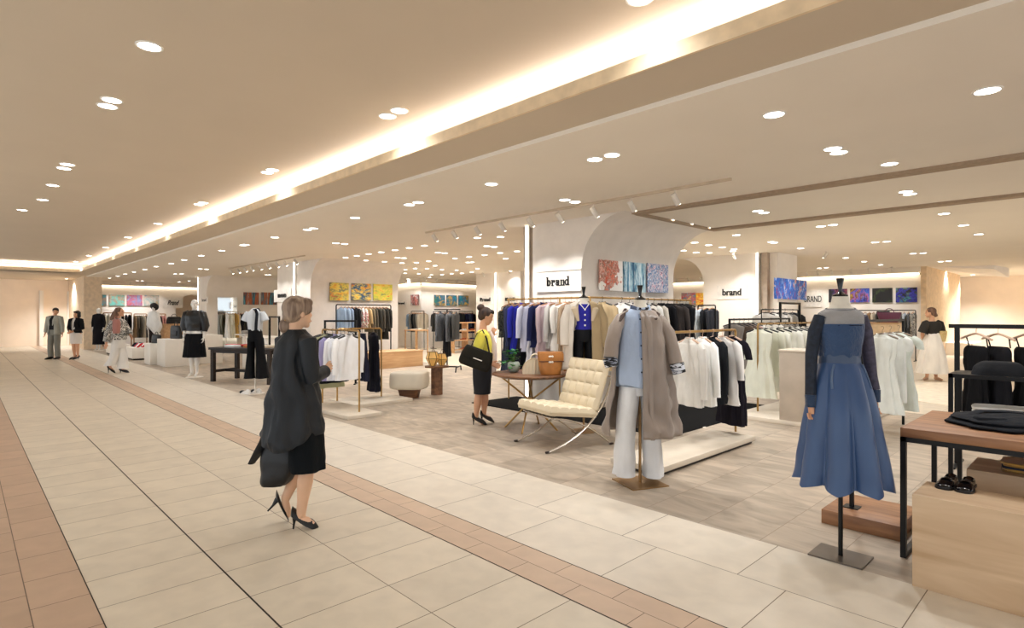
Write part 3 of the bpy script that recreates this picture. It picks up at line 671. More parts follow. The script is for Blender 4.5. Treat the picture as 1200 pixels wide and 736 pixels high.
# -------- brass rack on the long white slab (right of the trench coat)
SLX0, SLX1, SLY0, SLY1 = -3.42, -2.86, 4.62, 6.66
plinth('white_platform', SLX0, SLX1, SLY0, SLY1, .085, STONE, 'long white stone slab under the brass rack with white and black jackets', kick=.03)
rx = -3.13; y0 = 4.85; y1 = onX(862, rx).y
rack((rx, y0, .085), (rx, y1, .085), 1.31 - .085, BRASS, 'brass clothes rack standing on the long white stone slab', .014)
rail_of([('jacket', C_('d9d6cf'), 'cream', {'t': .42, 'L': .7, 'yaw': -.5}), ('jacket', C_('ecece9'), 'white', {'t': .57, 'L': .72, 'th': 1.5, 'yaw': -.55}), ('jacket', C_('1a1c20'), 'black', {'t': .7, 'L': .72, 'yaw': -.6, 'th': 1.5}), ('blouse', C_('e9e6e2'), 'white', {'t': .82, 'L': .76, 'yaw': -.35}), ('long_dress', C_('1a1720'), 'black', {'t': .95, 'L': 1.03, 'sleeve': .2, 'th': 1.4, 'yaw': -.5})],
        (rx, y0, 1.31), (rx, y1, 1.31), 'on the rack above the long white slab', 'clothes above the long white slab', hm=HANGP, jitter=.06)
# -------- brass rack with cream clothes, stone counter
plinth('white_platform', -3.8, -2.3, 8.03, 10.6, .06, STONE, 'low white stone base under the counter and the brass rack of cream clothes')
cx0 = -3.13
t = thing('stone_counter', (-2.68, 8.33, .06), 0, 'waist-high cream stone counter block behind the blue dress mannequin', 'counter')
MB().span((-.45, -.28, 0), (.45, .28, .93), bev=.004).build('counter_body', mat('counter_stone', 'b8aa99', .45, 0, .07, 3, .08, 12), t); MB().span((-.46, -.29, .93), (.46, .29, .955), bev=.003).build('counter_top', STONE, t)
rx = -3.62; a = onX(888, rx); b = onX(955, rx)
rack((rx, a.y, .06), (rx, b.y, .06), 1.35 - .06, BRASS, 'brass clothes rack full of cream blouses left of the stone counter', .014)
cr = ['dfe0cf', 'd5d6c4', 'e6e6da', 'dcdccb', 'e4e3da', 'd8d7cc', 'e2e0d8', 'cfcabf', 'd9d5cc', 'b5afa6']
cw = ['pale green cream', 'light sage cream', 'ivory', 'pale cream', 'off-white', 'soft ivory', 'chalk white', 'greyish cream', 'light stone', 'taupe grey']
rail_of([(k, C_(c, 'satin' if i < 3 else 'cotton'), w, {'t': .02 + .1 * i, 'L': l}) for i, (k, c, w, l) in enumerate(zip(['dress', 'blouse', 'shirt', 'dress', 'shirt', 'blouse', 'shirt', 'jacket', 'shirt', 'jacket'], cr, cw, [1.0, .7, .7, .98, .7, .66, .7, .7, .7, .7]))],
        (rx, a.y, 1.35), (rx, b.y, 1.35), 'on the brass rack beside the stone counter', 'cream clothes beside the stone counter', hm=HANGB)
# -------- black rack behind it
X = -4.75; a = onX(855, X); b = onX(925, X)
rack((X, a.y, 0), (X, b.y, 0), 1.4, BLACKM, 'long black clothes rack behind the brass rack of cream clothes', .016, round_=False, foot=.2)
rail_of([('dress', C_('8a837c'), 'grey', {'t': .06, 'L': .8}), ('jacket', C_('57493f'), 'brown', {'t': .14}), ('jacket', C_('6a5a50'), 'taupe brown', {'t': .21}), ('blouse', C_('b59a92'), 'dusty pink', {'t': .28}), ('shirt', C_('e4e2de'), 'white', {'t': .35}), ('shirt', C_('d8d4cc'), 'ivory', {'t': .5}), ('blouse', C_('e6e4e0'), 'off-white', {'t': .65}), ('jacket', C_('9a948c'), 'grey beige', {'t': .8}), ('jacket', C_('77726c'), 'mid grey', {'t': .93})],
        (X, a.y, 1.4), (X, b.y, 1.4), 'on the long black rack', 'clothes on the long black rack', detail=False, hm=HANGB)
X = -5.0; a = onX(914.4, X); b = onX(937, X)
rack((X, a.y, 0), (X, b.y, 0), 1.74, BLACKM, 'tall narrow black rack under the blue and orange painting', .022, round_=False, foot=.2)
rail_of([('jacket', C_('d6d3ce'), 'light grey', {'t': -.25}), ('shirt', C_('ecebe8'), 'white', {'t': .1}), ('shirt', C_('d9d7d3'), 'pale grey', {'t': .4}), ('jacket', C_('8b8781'), 'grey', {'t': .7}), ('jacket', C_('2a2a2c'), 'black', {'t': 1.1, 'L': .8})], (X - .2, a.y, 1.6), (X - .2, b.y, 1.6), 'under the blue and orange painting', 'clothes under the blue painting', detail=False, hm=HANGB)
rack((X - .2, a.y - .5, 0), (X - .2, b.y + .45, 0), 1.6, BLACKM, 'slim black rail behind the tall narrow rack', .012)
# -------- black frame rack with white tops right of the blue dress, on the wooden base
bx = -1.95; gy = [onX(v, bx).y for v in (1015, 1034, 1043, 1053)]
rack((bx, gy[0] - .15, 0), (bx, gy[3] + .25, 0), 1.42, BLACKM, 'square black rack with white dresses behind the blue dress form', .014, round_=False)
t = thing('post_stand', (-1.3, 4.66, .1), 0, 'thin black square post rising from the low wooden platform', 'stand')
MB().span((-.013, -.013, 0), (.013, .013, 1.16)).build('post', BLACKM, t, False); MB().span((-.05, -.05, 0), (.05, .05, .006)).build('post_base', BLACKM, t, False)
glen = gy[3] + .25 - gy[0] + .15
rail_of([('dress', C_('e2e5de'), 'white sleeveless', {'t': (gy[1] - gy[0]) / (gy[3] - gy[0]), 'L': .95, 'yaw': -.45, 'th': 1.4}), ('tee', C_('eceeea'), 'white', {'t': (gy[2] - gy[0]) / (gy[3] - gy[0]), 'L': .85, 'th': 1.5, 'yaw': -.4}), ('dress', C_('dfe6de'), 'pale mint', {'t': 1.0, 'L': 1.0, 'th': 1.4, 'sleeve': .15, 'yaw': -.4})], (bx, gy[0], 1.33), (bx, gy[3], 1.33), 'on the black rack right of the blue dress', 'white clothes right of the blue dress', hm=mat('taupe_hanger', '8a7a68', .5))
t = thing('wooden_platform', (-1.2, 4.73, 0), 0, 'low brown wooden block on the floor behind the steel base plate', 'platform')
MB().span((-.24, -.27, 0), (.24, .27, .1), bev=.003).build('block', TABLEW, t)
# -------- far right black rack
X = -1.35; a = onX(1115, X)
t = rack((onY(1115, 7.15).x, 7.15, 0), (X + 1.75, 7.15, 0), 1.38, BLACKM, 'black T-shaped clothes rail with black dresses at the right edge', .02, round_=False, foot=.25, posts=(.03, 1))
X0 = onY(1129, 7.15).x
rail_of([('slip', C_('101013'), 'black strappy', {'t': .05, 'yaw': .75, 'L': 1.0}), ('slip', C_('16161a'), 'black', {'t': .17, 'yaw': .75, 'L': 1.0}), ('slip', C_('0e0e10'), 'deep black', {'t': .32, 'yaw': .7, 'L': 1.0})], (X0 + .03, 7.15, 1.38), (X0 + 1.4, 7.15, 1.38), 'on the black T-shaped rail', 'black dresses at the right edge', hm=HANGP)

# -------- racks of the background shops
CW = {'1b1c20': 'black', '2a2c33': 'charcoal', '22264a': 'navy', '8ea3bb': 'light blue', 'e6e4de': 'white', 'd9cdb8': 'beige', 'b8ac98': 'sand', '6b6458': 'olive brown', '4b4a48': 'dark grey', '8c8880': 'grey', '9a7f5f': 'tan', 'a34f2c': 'rust', 'c9bda6': 'cream beige', '3a4a6a': 'blue', 'c7a15a': 'mustard', 'dcd8c4': 'pale cream', '5a2d4a': 'plum', 'a8b0b8': 'blue grey', 'c58e86': 'rose', '3d3a30': 'dark khaki'}
def bulk(p0, p1, h, cols, where, label, kinds=('shirt', 'jacket', 'blouse', 'jacket'), rm=BLACKM, L=None, r=.016, mats={}, foot=.2, scale=1.0):
    rack((p0[0], p0[1], 0), (p1[0], p1[1], 0), h, rm, label, r, foot=foot)
    g = []
    for i, c in enumerate(cols):
        op = {}
        if L: op['L'] = L
        if c in mats: g.append((kinds[i % len(kinds)], mats[c][0], mats[c][1], op))
        else: g.append((kinds[i % len(kinds)], C_(c), CW[c], op))
    rail_of(g, (p0[0], p0[1], h), (p1[0], p1[1], h), where, 'clothes ' + where, detail=False)
PM = {'check': (CHECK, 'black and white checked'), 'tweed': (TWEED, 'grey tweed'), 'camo': (CAMO, 'dark mottled')}
# right back wall, long rail
Y = 21.9; a = onY(1012, Y); b = onY(1073, Y)
bulk((a.x - .5, Y), (b.x, Y), 1.62, ['d9cdb8', 'c9bda6', 'b8ac98', 'c9bda6', 'e6e4de', '9a7f5f', 'd9cdb8', '4b4a48', '8c8880', 'a8b0b8', 'a34f2c', 'check', 'check', 'a8b0b8', 'tweed', 'check'], 'on the long rail at the right back wall', 'long dark clothes rail against the right back wall', L=.8, mats=PM, scale=1)
# black garment rack between the mirror and the brand wall
a = onY(818, 13.6); b = onY(834, 13.6)
bulk((a.x, 13.6), (b.x + .1, 13.6), 1.72, ['a8b0b8', '1b1c20', '2a2c33'], 'on the black rack left of the small brand wall', 'black clothes rack standing left of the small brand wall', L=.85, kinds=('jacket',))
a = onY(790, 19); b = onY(812, 19)
bulk((a.x, 19), (b.x, 19), 1.5, ['e6e4de', 'd9cdb8', 'e6e4de'], 'seen in the gap by the mirror', 'small white clothes rail seen in the gap by the mirror', L=.8)
# centre back wall
a = onY(482, 14.0); b = onY(497, 14.0)
bulk((a.x, 14.0), (b.x, 14.0), 1.62, ['8ea3bb', '8c8880', '1b1c20', '4b4a48', '8c8880', 'b8ac98'], 'on the rack left of the far corner', 'dark rail with a few shirts at the far centre wall', L=.8)
X = -20.3; a = onX(508, X); b = onX(530, X)
bulk((X, a.y), (X, b.y), 1.62, ['4b4a48', '8c8880', '2a2c33', 'e6e4de', '3a4a6a', '3a4a6a'], 'under the left blue painting of the centre wall', 'dark rail under the left one of the three small blue paintings', L=.8)
a = onX(538, X); b = onX(554, X)
bulk((X, a.y), (X, b.y), 1.62, ['1b1c20', '22264a', '22264a', '3a4a6a', '22264a', '1b1c20'], 'under the right blue painting of the centre wall', 'rail of navy clothes under the right one of the small blue paintings', L=.9, kinds=('coat', 'jacket'))
# houndstooth set on a black stand
p = at(524, 435)
t = thing('clothes_rack', (p.x, p.y, 0), math.radians(40), 'black stand with bent feet holding grey tweed jackets', 'clothes rack')
MB().tube([(0, 0, .1), (0, 0, 1.62)], .018).build('post', BLACKM, t); MB().tube([(-.35, 0, 1.62), (.35, 0, 1.62)], .015).build('rail', BLACKM, t)
for s in (-1, 1): MB().tube([(-.3, s * .02, .12), (-.3, s * .3, .12), (-.3, s * .36, .0)], .018).tube([(.3, s * .02, .12), (.3, s * .3, .12), (.3, s * .36, .0)], .018).build('foot', BLACKM, t)
MB().tube([(-.3, 0, .12), (.3, 0, .12)], .018).build('lower_bar', BLACKM, t)
rail_of([('jacket', TWEED, 'grey tweed', {'t': .2, 'L': .75, 'th': 1.3}), ('jacket', TWEED, 'dark speckled', {'t': .6, 'L': .75, 'th': 1.3}), ('skirt', C_('1b1c20'), 'black', {'t': .5, 'L': 1.15}), ('jacket', C_('4b4a48'), 'grey', {'t': .85, 'L': .7})], tuple(p + Vector((-.26, -.2, 1.62))), tuple(p + Vector((.26, .2, 1.62))), 'on the black stand with bent feet', 'clothes on the stand with bent feet')
# camouflage jackets between the woman in yellow and the brass rail
a = onY(588, 12.0); b = onY(612, 12.0)
bulk((a.x, 12.0), (b.x + .3, 12.0), 1.72, ['camo', '3d3a30', 'camo', '1b1c20'], 'on the dark rail right of the woman in yellow', 'dark rail half hidden behind the tall brass rail', L=.85, kinds=('jacket',), mats=PM)
# left-of-centre shop: white frame with dresses
X = -25.3; a = onX(265, X); b = onX(293, X)
bulk((X, a.y), (X, b.y), 1.6, ['e6e4de', 'dcd8c4', 'dcd8c4', 'c7a15a', 'd9cdb8', '1b1c20', '3d3a30', '4b4a48', '2a2c33'], 'in the shop behind the dark wooden table', 'white clothes frame in the shop behind the dark wooden table', L=1.0, kinds=('dress', 'blouse'), rm=TRIMW, r=.02)
# far left store wall
X = -32.4; a = onX(121, X); b = onX(154, X)
bulk((X, a.y), (X, b.y), 1.55, ['dcd8c4', 'e6e4de', 'c9bda6', 'a8b0b8', 'd9cdb8', '1b1c20', '2a2c33', '1b1c20'], 'on the left rack of the far left store', 'wooden rack of pale clothes at the far left store wall', rm=HANGW, L=.9, r=.025)
a = onX(157, X); b = onX(172, X); 
bulk((X, a.y), (X, b.y), 1.5, ['9a7f5f', '6b6458', '3d3a30', '6b6458', 'b8ac98', '4b4a48'], 'on the middle rack of the far left store', 'middle rack of olive coats at the far left store wall', rm=HANGW, L=1.05, kinds=('coat', 'jacket'), r=.025)
a = onX(183, X); b = onX(194, X)
bulk((X, a.y), (X, b.y), 1.5, ['a8b0b8', '1b1c20', 'c58e86', 'c58e86'], 'right of the poncho mannequin', 'short rack right of the white poncho mannequin', rm=HANGW, L=.85, r=.025)
# ------------------------------------------------------------------ furniture
# round walnut table with brass legs
tc = pd(622, 7.5); TZ = .73
t = thing('round_table', (tc.x, tc.y, 0), .4, 'round walnut table on crossed brass legs beside the cream lounge chair', 'table')
MB().lathe([(.001, TZ - .045), (.43, TZ - .045), (.5, TZ - .02), (.505, TZ - .008), (.5, TZ), (.001, TZ)], n=48).build('tabletop', WALNUT, t)
for k in range(4):
    a = k * PI / 2 + .3; e = a + 2.4
    b = MB(); b.tube([(.4 * math.cos(a), .4 * math.sin(a), TZ - .045), (.03 * math.cos(a + 1.2), .03 * math.sin(a + 1.2), .38), (.36 * math.cos(a + 2.9), .36 * math.sin(a + 2.9), 0)], .012, 8); b.build('leg', BRASS, t)
MB().tube([(0, 0, .345), (0, 0, .415)], .045, 12).build('leg_collar', BRASS, t)
# plant in a pot
p = pd(602, 7.6); t = thing('potted_plant', (p.x, p.y, TZ), 0, 'small green plant in a grey ceramic pot on the round table', 'plant')
MB().lathe([(.04, 0), (.07, .02), (.085, .07), (.078, .12), (.062, .14), (.055, .14), (.066, .11), (.001, .11)]).build('pot', mat('celadon_pot', '9aa59a', .3), t)
leafm = mat('green_leaf', '3f8f45', .45, 0, .2, 12); b = MB(); rs = random.Random(3); stem = MB()
for i in range(34):
    a = rs.uniform(0, 2 * PI); r = rs.uniform(.02, .17); z = .14 + rs.uniform(.0, .19) * (1 - .5 * r / .17) - (.08 if r > .13 else 0)
    c = Vector((r * math.cos(a) - .025, r * math.sin(a), z)); s = rs.uniform(.022, .04)
    dr = Vector((math.cos(a), math.sin(a), rs.uniform(-.5, .4))).normalized(); sd = Vector((-math.sin(a), math.cos(a), rs.uniform(-.3, .3))).normalized(); up = dr.cross(sd)
    rows = []
    for u, w in ((-1, .05), (-.55, .75), (0, 1), (.55, .7), (1, .05)):
        rows.append([c + dr * u * s * 1.15 + sd * w * s * k + up * (abs(k) * .25 * s - .2 * s * u * u) for k in (-1, -.4, .4, 1)])
    b.loft(rows, cap=False, closed=False); stem.tube([(0, 0, .1), (c * .5) + Vector((0, 0, .08)), c - dr * s], .002, 5)
lv = b.build('leaves', leafm, t, norm=False); tag(lv, kind=None); stem.build('stem', mat('plant_stem', '5a7a3a', .6), t)
# cream dome bag
p = pd(627, 7.4); t = thing('handbag', (p.x, p.y, TZ), YAW, 'cream half-moon handbag with ribbed front on the round table', 'bag')
out = [(-.16, 0, 0), (.16, 0, 0), (.165, 0, .04)] + [(.165 * math.cos(a), 0, .04 + .16 * math.sin(a)) for a in [PI * i / 14 for i in range(1, 14)]] + [(-.165, 0, .04)]
creaml = mat('cream_leather', 'e3d7bd', .5, 0, .03, 8)
MB().prism([(x, -.05, z) for x, y, z in out], (0, .1, 0)).build('bag_body', creaml, t)
for s in (-1, 1): MB().tube([(.06 * math.cos(PI * i / 10), s * .03, .18 + .075 * math.sin(PI * i / 10)) for i in range(11)], .008).build('handle', creaml, t)
b = MB()
for i in range(7): b.tube([(-.12 + i * .04, -.053, .01), (-.12 + i * .04, -.053, .1 + .08 * math.cos((i - 3) * .45))], .006, 6)
b.build('front_ribs', creaml, t)
MB().tube([(x * 1.005, -.052, z) for x, y, z in out[2:]], .005, 6).build('piping', mat('tan_piping', 'c9b48e', .5), t)
# tan bag
p = pd(645, 7.3); t = thing('handbag', (p.x, p.y, TZ), YAW + .1, 'tan leather bucket bag with white clasps on the round table', 'bag')
tan = mat('tan_leather', 'b5773a', .45, 0, .1, 9, .15, 12)
cloth_loft(b := MB(), [(0, 0, .29, .165, .07), (0, 0, .27, .165, .078), (0, 0, .12, .15, .09), (0, 0, .02, .13, .085), (0, 0, 0, .12, .075)], 4, 36, (0, 0), 5, 0, .004, power=.7)
b.build('bag_body', tan, t)
MB().box((0, -.08, .225), (.31, .012, .1), bev=.004).build('flap', tan, t); MB().box((0, -.085, .172), (.32, .012, .012), bev=.003).build('strap', mat('brown_strap', '5a3420', .5), t)
for z in (.235, .165): MB().ball((-.02, -.092, z), (.022, .008, .012)).ball((.01, -.092, z), (.014, .008, .014)).build('clasp', mat('clasp_white', 'f2ede2', .3), t)

# cream tufted lounge chair with crossed legs
cA, cB, cC, cD = Vector((-4.83, 4.75, 0)), Vector((-4.18, 4.53, 0)), Vector((-4.0, 5.33, 0)), Vector((-4.62, 5.55, 0))
cc = (cA + cB + cC + cD) / 4; fw = ((cA + cB) - (cC + cD)); ang = math.atan2(fw.y, fw.x)
t = thing('lounge_chair', (cc.x, cc.y, 0), ang, 'cream tufted leather lounge chair with curved crossed legs', 'chair')
# local x forward, y left
cream = mat('chair_leather', 'dccdb0', .5, 0, .02, 6, .05, 20)
def arcpts(p0, p1, p2, n=14):
    p0, p1, p2 = map(Vector, (p0, p1, p2)); return [p0 * (1 - u) ** 2 + p1 * 2 * u * (1 - u) + p2 * u * u for u in [i / n for i in range(n + 1)]]
for s in (-1, 1):
    y = s * .33
    # back upright sweeping down to the front foot, seat rail sweeping to the rear foot
    MB().tube(arcpts((-.48, y, .84), (-.32, y, .18), (.42, y, .012)), [(.018, .009)] * 15, 8, up=(0, 1, 0)).build('leg', CHROME, t)
    MB().tube(arcpts((.33, y * .98, .36), (-.02, y * .98, .34), (-.44, y * .98, .012)), [(.018, .009)] * 15, 8, up=(0, 1, 0)).build('leg', CHROME, t)
    MB().box((.43, y, .012), (.05, .03, .022), bev=.006).build('foot_cap', mat('dark_cap', '2a1f1c', .4), t); MB().box((-.45, y, .012), (.05, .03, .022), bev=.006).build('foot_cap', MC['dark_cap'], t)
MB().tube([(-.2, -.33, .33), (-.2, .33, .33)], .01).tube([(.3, -.33, .345), (.3, .33, .345)], .01).tube([(-.45, -.33, .78), (-.45, .33, .78)], .01).build('crossbar', CHROME, t)
def cushion(o, ux, uy, un, L, W, T, nx, ny):
    """tufted cushion: pulled in at a grid of buttons, seams between"""
    b = MB(); N, M_ = nx * 8, ny * 8; top = []
    def hgt(u, v):
        fu, fv = u * nx % 1, v * ny % 1
        e = min(u, 1 - u, v, 1 - v); edge = min(1, e / .04); edge = math.sqrt(max(0, 1 - (1 - edge) ** 2))
        q = (abs(math.sin(PI * u * nx)) * abs(math.sin(PI * v * ny))) ** .35
        return edge, q
    rows = []
    for i in range(N + 1):
        u = i / N; row = []
        for j in range(M_ + 1):
            v = j / M_; e, q = hgt(u, v)
            row.append(o + ux * (u - .5) * L + uy * (v - .5) * W + un * (T * .5 * e + .026 * q * e - .01))
        rows.append(row)
    b.loft(rows, cap=False, closed=False)
    rows = []
    for i in range(N + 1):
        u = i / N
        rows.append([o + ux * (u - .5) * L + uy * (j / M_ - .5) * W - un * (T * .5 * hgt(u, j / M_)[0]) for j in range(M_ + 1)])
    b.loft(rows, cap=False, closed=False)
    bmesh.ops.remove_doubles(b.bm, verts=b.bm.verts, dist=.0005)
    return b
sx = Vector((math.cos(.12), 0, math.sin(.12))); sn = Vector((-sx.z, 0, sx.x)); yy = Vector((0, 1, 0))
cushion(Vector((.08, 0, .41)), sx, yy, sn, .66, .7, .1, 5, 5).build('seat', cream, t)
bx_ = Vector((-.33, 0, .94)).normalized(); bn = Vector((bx_.z, 0, -bx_.x))
cushion(Vector((-.31, 0, .68)), bx_, yy, bn, .6, .7, .095, 4, 5).build('backrest', cream, t)
for k in range(9): MB().box((.28 - k * .0, -.3 + k * .075, .352), (.05, .02, .012)).build('strap', BLACKL, t)
# ottoman
p = at(477, 468) + DV * .25; t = thing('ottoman', (p.x, p.y, 0), YAW - .1, 'plump cream leather ottoman on a small wooden foot', 'ottoman')
b = MB(); cloth_loft(b, [(0, 0, .47, .2, .17), (0, 0, .465, .29, .25), (0, 0, .43, .325, .29), (0, 0, .3, .335, .3), (0, 0, .2, .325, .29), (0, 0, .165, .28, .25), (0, 0, .16, .2, .17)], 5, 48, (0, 0), 3, 0, .002, power=.55)
b.build('cushion', mat('ottoman_leather', 'd9cfbc', .5, 0, .02, 5), t)
b = MB(); cloth_loft(b, [(0, 0, .17, .19, .16), (0, 0, .16, .19, .16), (0, 0, .02, .16, .13), (0, 0, 0, .16, .13)], 2, 32, (0, 0), 3, 0, 0, power=.35); b.build('wooden_foot', WALNUT, t)
# octagonal side table and lanterns
p = at(511, 463) + DV * .1; t = thing('side_table', (p.x, p.y, 0), .2, 'octagonal walnut side table with a thick central column', 'table')
def ngon(r, z, n=8): return [Vector((r * math.cos(2 * PI * (k + .5) / n), r * math.sin(2 * PI * (k + .5) / n), z)) for k in range(n)]
MB().loft([ngon(.235, .505), ngon(.24, .535)]).build('tabletop', WALNUT, t, False); MB().loft([ngon(.115, 0), ngon(.115, .505)]).build('column', WALNUT, t, False)
amber = mat('amber_glass', 'dcae62', .3, 0, .08, 6, emis=.25); brz = mat('bronze_wire', '5c3a1c', .35, .7)
for k, (dx, dy, s, lb) in enumerate([(-.07, -.05, 1.0, 'larger faceted amber glass lantern on the octagonal side table'), (.09, .06, .85, 'smaller faceted amber glass lantern behind the larger one')]):
    q = p + RV * dx + DV * dy; l = thing('glass_lantern', (q.x, q.y, .535), .5 * k, lb, 'lantern', 'amber lanterns')
    r5 = lambda r, z, o=0: [Vector((r * s * math.cos(2 * PI * (i + o) / 5), r * s * math.sin(2 * PI * (i + o) / 5), z * s)) for i in range(5)]
    R = [r5(.05, 0), r5(.13, .14, .0), r5(.085, .26, .0)]
    MB().loft(R).build('glass_panels', amber, l, False)
    b = MB()
    for i in range(5):
        b.tube([R[0][i], R[1][i], R[2][i]], .006, 6); b.tube([R[1][i], R[1][(i + 1) % 5]], .004, 6); b.tube([R[2][i], R[2][(i + 1) % 5]], .005, 6); b.tube([R[0][i], R[0][(i + 1) % 5]], .005, 6)
    b.tube([R[2][0], Vector((0, 0, .36 * s)), R[2][2]], .004, 6); b.build('wire_frame', brz, l)
# low wooden bench / display
a = at(440, 434); b_ = at(496, 428)
t = thing('wooden_bench', (a.x - .05, a.y - 1.6, 0), math.atan2(b_.y - a.y, b_.x - a.x + .25), 'long low oak display bench at the end of the yellow painting wall', 'bench')
MB().span((0, 0, 0), (3.35, .9, .42), bev=.006).build('body', OAK, t); MB().span((-.01, -.01, .42), (3.36, .91, .455), bev=.004).build('top_board', OAK, t)
# shelving table by far corner
p = onY(488, 12.6); t = thing('display_table', (p.x, p.y, 0), 0, 'slim wooden display table with folded shirts behind the bench', 'table')
MB().span((-.38, -.3, .86), (.38, .3, .9)).build('tabletop', OAK, t)
for x in (-.35, .35):
    for y in (-.27, .27): MB().span((x - .018, y - .018, 0), (x + .018, y + .018, .86)).build('leg', OAK, t)
def folded(p, z, rz, cols, label, w=.26, d=.2, h=.025, name='folded_clothes', cat='clothes', group=None):
    for i, c in enumerate(cols):
        b = MB(); cloth_loft(b, [(0, 0, h, w * .44, d * .42), (0, 0, h * .98, w * .49, d * .48), (0, 0, h * .5, w * .5, d * .5), (0, 0, 0, w * .48, d * .47)], 3, 32, (0, .004), 5, i, .006, power=.4)
        o = b.build(name, c, None, loc=(p[0], p[1], z + i * h), rz=rz + (i % 3 - 1) * .06)
        tag(o, label if len(cols) == 1 else '%s, %s layer from the bottom' % (label, ORD[i]), cat, group or 'folded stack')
folded((p.x - .15, p.y), .9, 0, [C_('e6e4de')], 'white folded shirt on the slim display table, its left pile')
folded((p.x + .15, p.y), .9, 0, [C_('d9cdb8'), C_('e6e4de')], 'folded pile at the right on the slim display table')
# shelf unit behind yellow woman
X = -17.6; a = onX(529, X); c2 = onX(560, X)
t = thing('open_shelf', (X, a.y, 0), PI / 2, 'open wooden shelf with shoes behind the woman in yellow', 'shelf'); Ls = c2.y - a.y
for z in (.12, .48, .84, 1.16): MB().span((0, -.18, z - .02), (Ls, .18, z + .02)).build('shelf_board', OAK, t)
for x in (0, Ls * .5, Ls): MB().span((x - .02, -.18, 0), (x + .02, .18, 1.16)).build('upright', OAK, t)
rs = random.Random(11)
def shoe(mb, x, y, z, rz, L=.25, w=.042, h=.05):
    M = Matrix.Translation((x, y, z)) @ Matrix.Rotation(rz, 4, 'Z'); rings = []
    for u, hw, hh in ((0, .6, .9), (.08, .85, 1.3), (.3, .8, 1.35), (.45, .85, .95), (.65, 1, .75), (.85, .95, .6), (.97, .6, .45), (1, .2, .25)):
        ring = []
        for k in range(12):
            a = 2 * PI * k / 12; zz = max(0, math.sin(a)) * hh * h + (0 if math.sin(a) > 0 else 0)
            ring.append(M @ Vector((L * (u - .5), w * hw * math.cos(a), zz)))
        rings.append(ring)
    mb.loft(rings)
SHC = [('1b1c20', 'black'), ('e6e4de', 'white'), ('a34f2c', 'rust'), ('22264a', 'navy')]
for z, row in ((.14, 'bottom'), (.5, 'middle'), (.86, 'upper')):
    for i in range(3):
        hx, hn = SHC[(i + int(z * 10)) % 4]; y = a.y + Ls * (.12 + i * .3)
        b = MB(); shoe(b, 0, -.05, 0, PI, .25); shoe(b, 0, .05, 0, PI, .25)
        tag(b.build('pair_of_shoes', C_(hx), None, loc=(X + .02, y, z)), '%s pair of shoes, %s on the %s board of the far open shelf' % (hn, ['left', 'middle', 'right'][i], row), 'shoes', 'shoes on the far open shelf')

# ---- foreground right: wooden table, black shelf, wooden boxes
t = thing('display_table', (-.9, 4.18, 0), 0, 'wooden table with black square metal legs at the right edge', 'table')
MB().span((0, 0, .745), (1.6, .92, .80), bev=.003).build('tabletop', TABLEW, t)
MB().span((0, 0, .715), (1.6, .03, .745)).span((0, .89, .715), (1.6, .92, .745)).span((0, 0, .715), (.03, .92, .745)).span((1.57, 0, .715), (1.6, .92, .745)).build('metal_frame', BLACKM, t, False)
for x in (.0, 1.57):
    for y in (.0, .89): MB().span((x, y, 0), (x + .03, y + .03, .715)).build('leg', BLACKM, t, False)
    MB().span((x, .03, .0), (x + .03, .89, .03)).build('floor_bar', BLACKM, t, False)
t = thing('wooden_box', (-.76, 3.79, 0), 0, 'tall pale wooden box with a pair of black loafers on top', 'box')
MB().span((0, 0, 0), (.85, .36, .505), bev=.002).build('box_body', MAPLE, t, False)
b3 = onX(1111, -.66); t = thing('wooden_box', (-.62, 4.5, 0), 0, 'smaller pale wooden box under the table with folded mustard clothes', 'box')
MB().span((0, 0, 0), (.8, .42, .54), bev=.002).build('box_body', MAPLE, t, False)
for i, c in enumerate(['8a6a38', 'c79a4e', '3a3a44', 'b5853f', 'c79a4e']):
    b = MB(); cloth_loft(b, [(0, 0, .013, .13, .1), (0, 0, .012, .148, .118), (0, 0, .006, .15, .12), (0, 0, 0, .145, .115)], 3, 36, (0, .004), 5, i, .008, power=.4)
    tag(b.build('folded_knitwear', C_(c, 'knit'), None, loc=(-.32 + .008 * (i % 2), 4.68, .54 + i * .012), rz=.05 * (i % 3)), '%s folded knit, %s layer from the bottom on the smaller wooden box' % ({'8a6a38': 'brown', 'c79a4e': 'mustard', '3a3a44': 'dark', 'b5853f': 'ochre'}[c], ORD[i]), 'clothes', 'folded knits on the smaller box')
